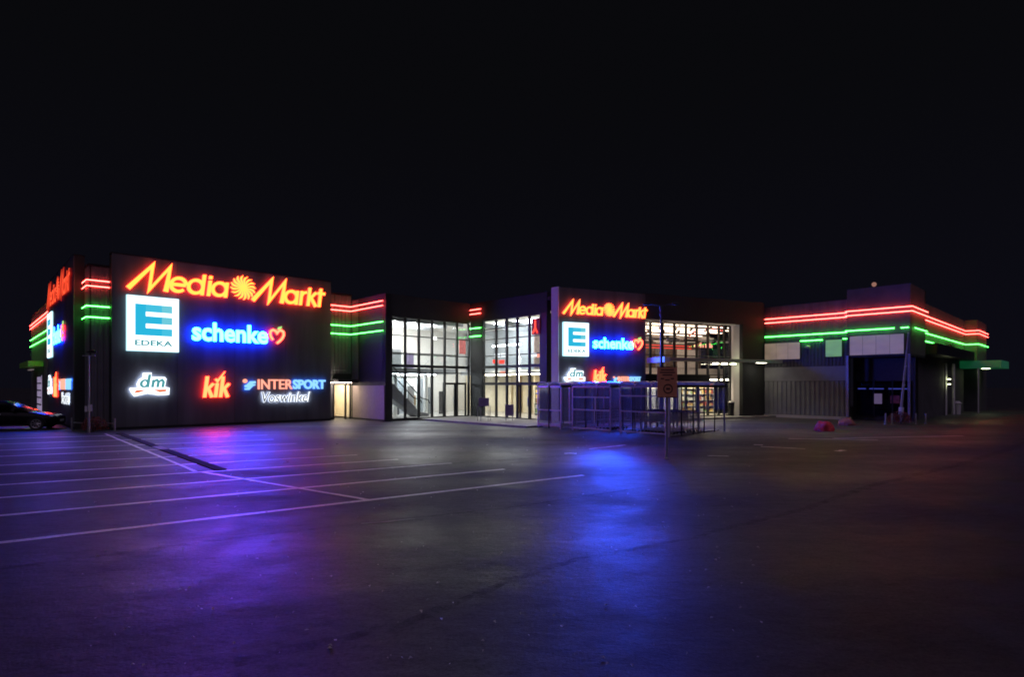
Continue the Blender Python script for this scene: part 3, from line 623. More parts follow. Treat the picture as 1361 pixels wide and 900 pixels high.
# --- right wing
wing = thing('retail_building', 'low dark retail wing with corrugated wall on the right', 'building', (*uv(50, 14), 0))
WA = side(41.4, 17.0); WB = side(41.0, 11.62); WCf = front(41.0, 8.22); WC = front(45.1, 8.6); WD = side(62.1, 8.6); WE = front(62.1, 7.7)
bx('wall', WA, 0, 5.38, -0.3, 0, 0, 7.82, M_PANEL2, wing)
bx('wall', WB, 0, 3.4, -0.3, 0, 4.12, 8.35, M_WING, wing)
bx('wall', WCf, 0.302, 4.1, -0.3, 0, 4.12, 8.35, M_WING, wing)
bx('wall', WC, 0.0, 17.0, -0.3, 0, 0, 7.8, M_WING, wing)
bx('wall', WD, 0.002, 0.9, -0.3, 0, 0, 7.8, M_WING, wing)
bx('wall', WE, 0.302, 5.3, -0.3, 0, 0, 7.8, M_WING, wing)
build('roof', MB().slab([uv(41.5, 17), uv(41.5, 11.5), uv(45.2, 8.7), uv(62, 8.7), uv(67, 8), uv(67, 30), uv(41.5, 30)], 7.4, 7.55), M_DARK, wing)
build('roof', MB().slab([uv(41.1, 11.5), uv(41.1, 8.4), uv(45, 8.4), uv(45, 11.5)], 8.0, 8.1), M_DARK, wing)
bx('rear_wall', side(45.1, 11.6), 0, 3.4, 0, 0.2, 7.5, 8.35, M_PANEL2, wing)
build('corrugated_sheet', corrugated(WA, 0.02, 5.34, 0.22, 2.5, pitch=0.30, depth=0.06, y=0.01), M_CORRG, wing, recalc=False)
build('corrugated_sheet', corrugated(WA, 0.02, 5.34, 3.52, 5.30, pitch=0.22, depth=0.05, y=0.01), M_CORR, wing, recalc=False)
build('corrugated_sheet', corrugated(WA, 0.02, 5.34, 5.34, 7.78, pitch=0.5, depth=0.03, y=0.01), M_PANEL, wing, recalc=False)
bx('plain_band', WA, 0.02, 5.34, 0, 0.06, 2.52, 3.50, M_CORRG, wing)
bx('plinth', WA, 0, 5.5, 0, 0.14, 0, 0.20, M_BEIGE, wing)
def blind(fr, x0, x1, z0, z1, mat, n):
    f = build('window', MB().box(fr, x0 - 0.04, x1 + 0.04, 0.065, 0.10, z0 - 0.04, z1 + 0.04), M_FRAME, wing)
    for k in range(n):
        a = x0 + (x1 - x0) * k / n; b = x0 + (x1 - x0) * (k + 1) / n
        bx('pane', fr, a + 0.008, b - 0.008, 0.08, 0.112, z0, z1, mat, f)
M_BL1 = pbr('lit_frosted_pane', (0.55, 0.50, 0.44), 0.5, var=0.1, scale=1.5)
M_LIT1 = glow_pane('lit_blind_beige', (0.6, 0.55, 0.5), (0.30, 0.215, 0.14), 0.62)
M_LIT2 = glow_pane('lit_blind_grey', (0.6, 0.55, 0.55), (0.27, 0.20, 0.19), 0.45)
blind(WA, 0.05, 2.42, 4.04, 5.18, M_LIT1, 3)
blind(WA, 4.02, 5.00, 4.12, 5.22, glow_pane('green_spill_pane', (0.6, 0.6, 0.55), (0.13, 0.36, 0.07), 0.7), 1)  # green spill from the tubes is put into this pane as emission
blind(WB, 0.18, 3.10, 4.14, 5.34, M_LIT2, 4)
cam_box = build('wall_lamp', MB().lathe((*WA.p(2.95, 0.2, 0)[:2], 4.72), [(0.05, 0), (0.16, 0.05), (0.17, 0.14), (0.05, 0.2)], 12), M_PAINTW, wing)
ow = 0.14
zr = [(6.92, G_RTUBE), (6.64, G_RTUBE), (5.66, G_GTUBE)]
light_tubes(wing, [WA.p(0.06, ow, 0)[:2], WA.p(5.36, ow, 0)[:2]], zr)
light_tubes(wing, [WA.p(2.45, ow, 0)[:2], WA.p(3.85, ow, 0)[:2]], [(5.25, G_GTUBE)])
light_tubes(wing, [WA.p(5.06, ow, 0)[:2], WA.p(5.34, ow, 0)[:2]], [(5.25, G_GTUBE)])
light_tubes(wing, [WB.p(-0.06, ow, 0)[:2], WB.p(3.4 + ow, ow, 0)[:2], WCf.p(4.1, ow, 0)[:2]], [(6.95, G_RTUBE), (6.67, G_RTUBE)])
for a, b in ((-0.06, 2.62), (2.95, 3.35)): light_tubes(wing, [WB.p(a, ow, 0)[:2], WB.p(b, ow, 0)[:2]], [(5.70, G_GTUBE)])
light_tubes(wing, [WCf.p(0.5, ow, 0)[:2], WCf.p(3.9, ow, 0)[:2]], [(5.70, G_GTUBE)])
light_tubes(wing, [WC.p(0.0, ow, 0)[:2], WC.p(17.0 - ow, ow, 0)[:2], WD.p(0.9 + ow, ow, 0)[:2], WE.p(5.2, ow, 0)[:2]], [(6.88, G_RTUBE), (6.60, G_RTUBE)])
light_tubes(wing, [WC.p(1.4, ow, 0)[:2], WC.p(17.0 - ow, ow, 0)[:2], WD.p(0.9 + ow, ow, 0)[:2], WE.p(5.2, ow, 0)[:2]], [(5.72, G_GTUBE)])
light_tubes(wing, [WC.p(0.2, ow, 0)[:2], WC.p(9.0, ow, 0)[:2]], [(5.18, G_GTUBE)])
light_tubes(wing, [WC.p(13.4, ow, 0)[:2], WC.p(16.9, ow, 0)[:2]], [(5.18, G_GTUBE)])
build('tube_bracket', MB().box(WC, 10.6, 11.6, 0.02, 0.12, 5.1, 5.5), M_DARK, wing)
# ground floor of the corner block: dark shop front between slim posts
bx('shopfront_back', WB, 0, 3.4, -1.4, -1.3, 0, 4.12, M_DARK, wing)
bx('shopfront_side', side(45.1, 11.5), 0, 2.9, -0.1, 0, 0, 4.1, M_DARK, wing)
bx('shopfront_soffit', WB, 0.0, 3.4, -4.0, -0.05, 4.0, 4.1, M_DARK, wing)
bx('shopfront_post', WB, -0.05, 0.10, -0.12, 0.05, 0, 4.12, M_STEEL, wing)
bx('shopfront_post', WB, 3.28, 3.40, -0.12, 0.05, 0, 4.12, M_STEEL, wing)
for k in range(3):
    bx('shop_pane', WB, 0.2 + k * 1.03, 1.18 + k * 1.03, -1.25, -1.24, 0.3, 2.5, M_GLASSD, wing)
    bx('pane_frame', WB, 0.12 + k * 1.03, 0.19 + k * 1.03, -1.28, -1.2, 0.2, 2.6, M_FRAME, wing)
for a, b in ((0.30, 0.75), (0.95, 1.75), (2.0, 3.0)): bx('blue_light_strip', WB, a, b, -1.23, -1.20, 1.98, 2.05, G_BLUEL, wing)
bx('poster', WB, 1.15, 1.65, -1.23, -1.21, 1.05, 1.7, G_POSTR, wing); bx('poster', WB, 2.1, 2.6, -1.23, -1.21, 1.1, 1.6, pbr('poster_red', (0.3, 0.08, 0.10), 0.5, var=0.6), wing)
# low canopy and entrance on the far right
bx('low_canopy', WC, 0.0, 14.8, 0.02, 1.0, 4.25, 4.95, M_FRAME, wing)
bx('far_canopy', front(60, 8.58), 0, 5.0, 0.0, 2.65, 3.66, 4.26, glow_pane('fascia_green_spill', (0.2, 0.7, 0.4), (0.01, 0.26, 0.09), 0.14), wing)  # tube light on the fascia is painted in as green colour and weak emission
for (a, b, z1, r) in ((55.0, 8.25, 3.9, 0.10), (53.6, 8.5, 3.9, 0.08), (59.4, 7.3, 3.66, 0.05)):
    build('canopy_post', MB().lathe((*uv(a, b), 0), [(r, 0), (r, z1)], 12), M_PAINTW, wing, smooth=False)
wlamp = build('wall_lamp', MB().lathe((*uv(53.5, 8.28), 2.35), [(0.07, 0), (0.11, 0.03), (0.11, 0.3), (0.07, 0.33)], 12), M_FRAME, wing)
build('lamp_glow', MB().lathe((*uv(53.5, 8.28), 2.69), [(0.09, 0), (0.09, 0.03)], 12), G_OLIVE, wlamp)
build('lamp_glow', MB().lathe((*uv(53.5, 8.28), 2.31), [(0.09, 0), (0.09, 0.03)], 12), G_OLIVE, wlamp)
bx('canopy_lamp', front(62.0, 8.2), 0, 0.5, 0.8, 1.3, 3.64, 3.655, G_OLIVE, wing)

# ------------------------------------------------------------------ sign walls
def sign_wall(name, label, polyxy, z1, cat='sign wall', capm=M_FRAME):
    t = thing(name, label, cat, (sum(p[0] for p in polyxy) / len(polyxy), sum(p[1] for p in polyxy) / len(polyxy), 0))
    return t
# left, towards the car park: eight cladding panels with fine joints
TL = front(5.48, 34.3)
t1 = sign_wall('sign_wall', 'big dark sign wall on the left carrying the largest set of lit signs', [TL.p(0, 0, 0)[:2], TL.p(11.6, 0, 0)[:2]], 8.8)
build('core', MB().box(TL, 0.01, 11.59, -0.60, -0.03, 0.0, 8.75), M_PANEL2, t1)
for k in range(4):
    for j in range(2):
        bx('cladding_panel', TL, k * 2.9 + 0.008, k * 2.9 + 2.892, -0.03, 0.0, 0.12 + j * 4.34 + 0.002, 0.12 + (j + 1) * 4.34 - 0.002, M_PANEL, t1)
bx('cap', TL, -0.01, 11.61, -0.62, 0.01, 8.80, 8.86, M_FRAME, t1)
TS = side(4.2, 47.8)
t2 = sign_wall('sign_wall', 'dark sign wall seen edge on round the left corner', [TS.p(0, 0, 0)[:2], TS.p(11.6, 0, 0)[:2]], 8.8)
build('core', MB().box(TS, 0.01, 11.59, -0.45, -0.03, 0.0, 8.3), M_PANEL2, t2)
for k in range(4):
    for j in range(2):
        bx('cladding_panel', TS, k * 2.9 + 0.008, k * 2.9 + 2.892, -0.03, 0.0, 0.12 + j * 4.34 + 0.002, 0.12 + (j + 1) * 4.34 - 0.002, M_PANEL, t2)
bx('cap', TS, -0.01, 11.61, -0.47, 0.01, 8.80, 8.86, M_FRAME, t2)
bx('core', TS, 0.01, 11.59, -0.45, -0.031, 8.3, 8.79, M_PANEL2, t2)
# centre: narrow wall with a pale left flank
cpoly = [FC.p(0, 0, 0)[:2], FC.p(6.35, 0, 0)[:2], FC.p(6.35, -0.55, 0)[:2], uv(25.58, 23.12)]
t3 = sign_wall('sign_wall', 'narrow dark sign wall in the centre with a pale left edge', cpoly, 8.07)
build('core', MB().slab([FC.p(0.02, -0.03, 0)[:2], FC.p(6.33, -0.03, 0)[:2], FC.p(6.33, -0.48, 0)[:2], FC.p(0.3, -0.48, 0)[:2]], 0.0, 8.03), M_PANEL2, t3)
for k in range(2):
    for j in range(2):
        bx('cladding_panel', FC, k * 3.175 + 0.002 + (0.03 if k == 0 else 0), k * 3.175 + 3.173, -0.03, 0.0, 0.12 + j * 3.97 + 0.002, 0.12 + (j + 1) * 3.97 - 0.002, M_PANEL, t3)
bx('flank_panel', Fr(uv(25.55, 23.12), (-V[0], -V[1])), 0, 0.56, -0.06, 0.0, 0.10, 8.08, M_SIDE, t3)

# ------------------------------------------------------------------ signs
def arc(cx, cz, r, a0, a1, n, rz=None): return [(cx + r * math.cos(R(a0 + (a1 - a0) * k / n)), cz + (rz or r) * math.sin(R(a0 + (a1 - a0) * k / n))) for k in range(n + 1)]
class Sub(Fr):
    """a frame whose x/z are scaled and shifted on a wall"""
    def __init__(s, fr, ox, oz, sx, sz, shear=0.0): s.fr, s.ox, s.oz, s.sx, s.sz, s.sh = fr, ox, oz, sx, sz, shear
    def p(s, x, y, z): return s.fr.p(s.ox + (x + s.sh * z) * s.sx, y, s.oz + z * s.sz)
class Flat(Fr):
    """shallow version of a wall frame for flatter signs"""
    def __init__(s, fr): s.fr = fr
    def p(s, x, y, z): return s.fr.p(x, y * 0.35, z)
def text_mesh(body, extrude=0.5, offset=0.0, res=3):
    c = bpy.data.curves.new('t', 'FONT'); c.body = body; c.extrude = extrude; c.offset = offset; c.resolution_u = res
    o = bpy.data.objects.new('t', c); me = bpy.data.meshes.new_from_object(o)
    bm = bmesh.new(); bm.from_mesh(me); bmesh.ops.remove_doubles(bm, verts=bm.verts, dist=1e-5)
    bm.verts.ensure_lookup_table()
    # islands -> letters (pieces overlapping in x belong together)
    seen = set(); isl = []
    for v in bm.verts:
        if v.index in seen: continue
        st = [v]; comp = []; seen.add(v.index)
        while st:
            q = st.pop(); comp.append(q)
            for e in q.link_edges:
                w = e.other_vert(q)
                if w.index not in seen: seen.add(w.index); st.append(w)
        xs = [q.co.x for q in comp]; isl.append([min(xs), max(xs), comp])
    isl.sort(key=lambda a: a[0]); letters = []
    for a in isl:
        if letters and min(letters[-1][1], a[1]) - max(letters[-1][0], a[0]) > 0.5 * min(a[1] - a[0], letters[-1][1] - letters[-1][0]):
            letters[-1][1] = max(letters[-1][1], a[1]); letters[-1][2] += a[2]
        else: letters.append(a)
    res_ = []
    for a in letters:
        idx = {v: i for i, v in enumerate(a[2])}; vs = [tuple(v.co) for v in a[2]]
        fs = set(f for v in a[2] for f in v.link_faces)
        fl = []; nl = []
        for f in fs: fl.append([idx[v] for v in f.verts]); nl.append(f.normal.z)
        res_.append((vs, fl, nl))
    bm.free(); bpy.data.meshes.remove(me); bpy.data.objects.remove(o); bpy.data.curves.remove(c)
    return res_
TXT = {}
def text_letters(parent, fr, body, x0, x1, z0, z1, y0, y1, mats, shear=0.0, offset=0.0, xh=None, colours=None, name='letter'):
    """letters fitted into a box on the wall; front faces take mats[0], edges and back mats[1]"""
    key = (body, offset)
    if key not in TXT: TXT[key] = text_mesh(body, 0.5, offset)
    L = TXT[key]
    ax = [v[0] + shear * v[1] for l in L for v in l[0]]; az = [v[1] for l in L for v in l[0]]
    a, b, c, d = min(ax), max(ax), min(az), max(az)
    out = []
    for i, (vs, fl, nl) in enumerate(L):
        mb = MB()
        P = [fr.p(x0 + (v[0] + shear * v[1] - a) / (b - a) * (x1 - x0), y0 + (v[2] + 0.5) * (y1 - y0), z0 + (v[1] - c) / (d - c) * (z1 - z0)) for v in vs]
        mb.add(P, fl, [0 if n > 0.5 else 1 if n < -0.5 else 2 for n in nl])
        out.append(build(name, mb, colours[i] if colours else mats, parent, recalc=False))
    return out
def stroke_letter(parent, fr, strokes, w, y0, y1, mats, name='letter'):
    mb = MB()
    for k, (pts, closed) in enumerate(strokes): mb.ribbon(fr, pts, w, y0, y1 + 0.002 * k, closed, 0, 1)
    return build(name, mb, mats, parent)

def electronics_sign(fr, ox, oz, sx, sz, label, d=1.0, m=None):
    t = thing('letter_sign', label, 'sign', fr.p(ox + 5.2 * sx, 0, oz), 'long yellow lettering signs')
    F = Sub(fr, ox, oz, sx, sz); FI_ = Sub(fr, ox, oz, sx, sz, 0.12)
    y0, y1 = 0.14 * d, 0.30 * d; m = m or [G_YEL, G_REDH]; H = 1.31
    def bigm(x): stroke_letter(t, F, [([(x + 0.0, 0), (x + 1.08, H - 0.02), (x + 0.92, 0.02), (x + 1.86, H - 0.02), (x + 1.66, 0)], False)], 0.225, y0, y1, m)
    bigm(0.02)
    r, c, w = 0.35, 0.43, 0.165
    def bowl(x): return (arc(x, c, r, 0, 360, 24)[:-1], True)
    stroke_letter(t, FI_, [(arc(2.22, c, r, 2, 318, 22), False), ([(1.90, c), (2.56, c)], False)], w, y0, y1, m)
    stroke_letter(t, FI_, [bowl(3.05), ([(3.40, 0), (3.40, 1.12)], False)], w, y0, y1, m)
    stroke_letter(t, FI_, [([(3.72, 0), (3.72, 0.84)], False), ([(3.72, 0.93), (3.72, 1.10)], False)], w, y0, y1, m)
    stroke_letter(t, FI_, [bowl(4.24), ([(4.59, 0), (4.59, 0.84)], False)], w, y0, y1, m)
    for k in range(16):     # sun wheel of curved blades
        a = 360 * k / 16
        pts = [(5.54 + rr * math.cos(R(a + tw)), 0.66 + rr * math.sin(R(a + tw))) for rr, tw in ((0.10, 0), (0.24, 12), (0.40, 16), (0.55, 12), (0.68, 2))]
        build('sun_blade', MB().ribbon(F, pts, [0.05, 0.075, 0.095, 0.10, 0.03], y0, y1, False, 0, 1), m, t)
    build('sun_hub', MB().prism(F, arc(5.54, 0.66, 0.12, 0, 360, 14)[:-1], y0, y1, 0, 1), m, t)
    bigm(6.06)
    stroke_letter(t, FI_, [bowl(8.24), ([(8.59, 0), (8.59, 0.84)], False)], w, y0, y1, m)
    stroke_letter(t, FI_, [([(8.86, 0), (8.86, 0.86)], False), ([(8.86, 0.55), (8.95, 0.74), (9.16, 0.82)], False)], w, y0, y1, m)
    stroke_letter(t, FI_, [([(9.34, 0), (9.34, 1.12)], False), ([(9.76, 0.86), (9.40, 0.44)], False), ([(9.46, 0.52), (9.84, 0.0)], False)], w, y0, y1, m)
    stroke_letter(t, FI_, [([(10.05, 0), (10.05, 1.14)], False), ([(9.86, 0.84), (10.34, 0.84)], False)], w, y0, y1, m)
    return t
def grocer_sign(fr, x0, x1, z0, z1, label):
    t = thing('box_sign', label, 'sign', fr.p((x0 + x1) / 2, 0, z0), 'square lit box signs')
    W, H = x1 - x0, z1 - z0
    build('light_box', MB().box(fr, x0, x1, 0.03, 0.26, z0, z1), [G_WHTB], t)
    build('edge_frame', MB().box(fr, x0 - 0.03, x0, 0.05, 0.22, z0 - 0.03, z1 + 0.03).box(fr, x1, x1 + 0.03, 0.05, 0.22, z0 - 0.03, z1 + 0.03).box(fr, x0, x1, 0.05, 0.22, z0 - 0.03, z0).box(fr, x0, x1, 0.05, 0.22, z1, z1 + 0.03), glow('edge_cyan', (0.45, 0.85, 1.0), 1.6) if 'edge_cyan' not in MATS else MATS['edge_cyan'], t)
    F = Sub(fr, x0, z0, W, H)
    a, b, c, d = 0.14, 0.87, 0.28, 0.86
    build('logo_bar', MB().box(F, a, a + 0.205, 0.262, 0.275, c, d), G_CYAN, t)
    for k, (m, m2) in enumerate(((G_CYAN, G_CYANM), (G_CYAN, G_CYAN2), (G_CYANM, G_CYAN2))):
        zc = c + k * 0.2197
        build('logo_bar', MB().box(F, a + 0.205, 0.66, 0.262, 0.275, zc, zc + 0.140), m, t)
        build('logo_bar', MB().box(F, 0.66, b, 0.262, 0.275, zc, zc + 0.140), m2, t)
    text_letters(t, fr, 'EDEKA', x0 + 0.135 * W, x0 + 0.875 * W, z0 + 0.09 * H, z0 + 0.195 * H, 0.262, 0.275, [G_TEAL, G_TEAL], offset=0.035)
    return t
def bakery_sign(fr, x0, x1, z0, z1, h0, h1, label, front_m):
    t = thing('letter_sign', label, 'sign', fr.p((x0 + x1) / 2, 0, z0), 'white lettering signs with blue glow')
    text_letters(t, fr, 'schenke', x0, x1, z0, z1, 0.20, 0.34, [front_m or G_BLUEF, G_BLUEH], offset=0.028)
    W = h1 - h0; zc = (z0 + z1) / 2 + 0.02
    F = Sub(fr, h0, zc - 0.52 * W, W, W)
    hp = [(0.24, 0.22), (0.10, 0.42), (0.05, 0.62), (0.10, 0.80), (0.24, 0.88), (0.40, 0.82), (0.50, 0.68), (0.62, 0.84), (0.78, 0.88), (0.92, 0.78), (0.94, 0.58), (0.84, 0.36), (0.66, 0.16), (0.48, 0.02)]
    build('heart_outline', MB().ribbon(F, hp, 0.15, 0.16, 0.30, False, 0, 1), [G_HEART, G_REDH], t)
    build('leaf', MB().prism(F, [(0.54, 0.95), (0.62, 1.10), (0.82, 1.16), (0.80, 1.02), (0.68, 0.94)], 0.16, 0.30, 0, 1), [G_LEAFG, G_LEAFG], t)
    return t
def chemist_sign(fr, x0, x1, z0, z1, label):
    t = thing('letter_sign', label, 'sign', fr.p((x0 + x1) / 2, 0, z0), 'small white lit signs with a swoosh')
    F = Sub(fr, x0, z0, x1 - x0, z1 - z0)
    back = [(0.0, 0.30), (0.02, 0.36), (0.20, 0.36), (0.18, 0.52), (0.24, 0.72), (0.33, 0.80), (0.33, 0.98), (0.54, 1.0), (0.54, 0.82), (0.88, 0.82), (0.92, 0.74), (0.88, 0.40), (1.0, 0.36), (0.99, 0.06), (0.72, 0.04), (0.44, 0.12), (0.12, 0.0), (0.06, 0.12)]
    build('backplate', MB().prism(F, back, 0.10, 0.24, 0, 1), [G_WHT, G_WHTH], t)
    y0, y1 = 0.243, 0.256; LW = 0.07; FI_ = Sub(fr, x0, z0, x1 - x0, z1 - z0, 0.10)
    build('letter', MB().ribbon(FI_, arc(0.31, 0.54, 0.085, 0, 360, 16, 0.14)[:-1], LW, y0, y1, True).ribbon(FI_, [(0.40, 0.38), (0.40, 0.92)], LW, y0, y1 + 0.002), G_TEAL, t)
    build('letter', MB().ribbon(FI_, [(0.52, 0.38), (0.52, 0.70)], LW, y0, y1).ribbon(FI_, [(0.52, 0.60), (0.60, 0.70), (0.65, 0.62), (0.65, 0.38)], LW, y0, y1 + 0.002).ribbon(FI_, [(0.65, 0.60), (0.73, 0.70), (0.78, 0.62), (0.78, 0.38)], LW, y0, y1 + 0.004), G_TEAL, t)
    build('swoosh', MB().prism(F, [(0.10, 0.14), (0.16, 0.26), (0.42, 0.28), (0.22, 0.16)], y0, y1), G_ORAN, t)
    build('swoosh', MB().prism(F, [(0.58, 0.28), (0.92, 0.29), (0.90, 0.20), (0.74, 0.17)], y0, y1), G_ORAN, t)
    return t
def textile_sign(fr, x0, x1, z0, z1, label):
    t = thing('letter_sign', label, 'sign', fr.p((x0 + x1) / 2, 0, z0), 'short yellow lettering signs with red glow')
    m = [G_KIK, G_REDH]; F = Sub(fr, x0, z0, x1 - x0, z1 - z0, 0.10); y0, y1 = 0.13, 0.27
    def k_(x): stroke_letter(t, F, [([(x, 0), (x, 1.0)], False), ([(x + 0.25, 0.66), (x + 0.05, 0.36)], False), ([(x + 0.09, 0.42), (x + 0.26, 0.0)], False)], 0.115, y0, y1, m)
    k_(0.06); k_(0.62)
    stroke_letter(t, F, [([(0.44, 0), (0.44, 0.68)], False)], 0.115, y0, y1, m)
    build('tick', MB().ribbon(F, [(0.36, 0.88), (0.44, 0.76), (0.66, 1.24)], [0.08, 0.08, 0.03], y0, y1, False, 0, 1), m, t)
    return t
def sports_sign(fr, x0, x1, z0, z1, label):
    t = thing('letter_sign', label, 'sign', fr.p((x0 + x1) / 2, 0, z0), 'red and blue lettering signs')
    W, H = x1 - x0, z1 - z0; y0, y1 = 0.10, 0.20
    F = Sub(fr, x0, z0, W * 0.15, H)
    build('logo_dot', MB().prism(F, arc(0.14, 0.82, 0.16, 0, 360, 14, 0.2)[:-1], y0, y1, 0, 1), [G_SALM, G_SALM], t)
    build('logo_wave', MB().ribbon(F, [(0.12, 0.30), (0.34, 0.32), (0.60, 0.66), (0.92, 0.72)], [0.2, 0.3, 0.3, 0.2], y0, y1, False, 0, 1).ribbon(F, [(0.12, 0.02), (0.38, 0.04), (0.64, 0.40), (0.90, 0.46)], [0.16, 0.22, 0.22, 0.12], y0, y1 + 0.002, False, 0, 1), [G_SKY, G_SKYH], t)
    xa = x0 + W * 0.165; xb = x0 + W * 0.575
    text_letters(t, fr, 'INTER', xa, xb, z0, z1, y0, y1, [G_SALM, G_SALM], offset=0.008)
    text_letters(t, fr, 'SPORT', xb + 0.03, x1, z0, z1, y0, y1, [G_SKY, G_SKYH], offset=0.035)
    return t
def name_sign(fr, x0, x1, z0, z1, label):
    t = thing('letter_sign', label, 'sign', fr.p((x0 + x1) / 2, 0, z0), 'outlined script lettering signs')
    text_letters(t, fr, 'Voswinkel', x0, x1, z0, z1, 0.08, 0.13, [G_WHT, G_WHTH], shear=0.22, offset=0.03, name='letter')
    ls = text_letters(t, fr, 'Voswinkel', x0 + 0.012, x1 - 0.012, z0 + 0.008, z1 - 0.012, 0.131, 0.14, [M_DARK, M_DARK], shear=0.22, offset=-0.004, name='letter_fill')
    return t
electronics_sign(TL, 0.63, 7.11, 1, 1, 'long yellow letters with red glow across top of the left front sign wall')
grocer_sign(TL, 0.63, 2.90, 4.0, 6.75, 'large white and cyan square box sign on the left front sign wall')
bakery_sign(TL, 3.53, 7.51, 4.63, 5.66, 7.62, 8.52, 'white letters with blue glow and a heart on the left front sign wall', None)
chemist_sign(TL, 0.72, 2.49, 1.66, 2.88, 'white cut-out sign with teal letters at lower left of the left front sign wall')
textile_sign(TL, 4.08, 5.52, 1.57, 2.72, 'three yellow letters in red glow low on the left front sign wall')
sports_sign(TL, 6.20, 11.15, 2.00, 2.58, 'red and blue capital letters at lower right of the left front sign wall')
name_sign(TL, 7.25, 10.21, 1.22, 1.84, 'outlined white script letters under the red and blue capitals on the left front sign wall')
TSF = Flat(TS)
electronics_sign(TSF, 0.63, 7.11, 1, 1, 'red glowing letters seen edge on, top of the left corner sign wall', 1.0, [glow('sign_red_side', (1.0, 0.085, 0.03), 1.6), glow('sign_red_side_back', (1.0, 0.01, 0.01), 1.0)])  # same yellow lettering; its edge-on dimming is put into a redder, weaker glow
grocer_sign(TSF, 0.63, 2.90, 4.0, 6.75, 'narrow looking white and cyan box sign round the left corner')
bakery_sign(TSF, 3.53, 7.51, 4.63, 5.66, 7.62, 8.52, 'blue glowing letters with a heart seen edge on round the left corner', None)
chemist_sign(TSF, 0.72, 2.49, 1.66, 2.88, 'white cut-out sign seen edge on low round the left corner')
textile_sign(TSF, 4.08, 5.52, 1.57, 2.72, 'three orange letters seen edge on low round the left corner')
sports_sign(TSF, 6.20, 11.15, 2.00, 2.58, 'red and blue capitals seen edge on low round the left corner')
name_sign(TSF, 7.25, 10.21, 1.22, 1.84, 'outlined script letters seen edge on, lowest sign round the left corner')
electronics_sign(FC, 0.22, 6.48, 0.585, 0.60, 'yellow letters with red glow across the top of the narrow centre sign wall', 0.8, [glow('sign_yellow_centre', (1.0, 0.078, 0.011), 11.5), G_REDH])
grocer_sign(FC, 0.28, 1.95, 4.0, 5.95, 'white and cyan square box sign on the narrow centre sign wall')
bakery_sign(FC, 2.22, 5.13, 4.47, 5.13, 5.22, 5.92, 'white letters with blue glow and a heart on the narrow centre sign wall', G_BLUEC)
chemist_sign(FC, 0.30, 1.72, 2.42, 3.26, 'white cut-out sign above the trolley shelters on the centre sign wall')
textile_sign(FC, 2.30, 3.25, 2.42, 3.16, 'three yellow letters in red glow just above the trolley shelters')
sports_sign(FC, 3.80, 5.85, 2.48, 2.78, 'small red and blue capitals low on the narrow centre sign wall')
name_sign(FC, 4.25, 5.50, 2.12, 2.40, 'small outlined script letters lowest on the narrow centre sign wall')
# red board with an emissive mark at the court side window
hs = thing('red_figure_board', 'small red board with a glowing mark by the dark pier of the court glazing', 'sign', F2.p(6.3, 0.2, 5.4))
bx('red_backing', F2, 6.05, 6.75, 0.06, 0.10, 5.35, 6.35, pbr('red_board', (0.5, 0.02, 0.02), 0.5), hs)
build('red_mark', MB().ribbon(F2, [(6.15, 5.45), (6.36, 5.75), (6.36, 6.25)], 0.12, 0.10, 0.14).ribbon(F2, [(6.55, 5.45), (6.38, 5.75)], 0.10, 0.10, 0.142), G_REDIN, hs)

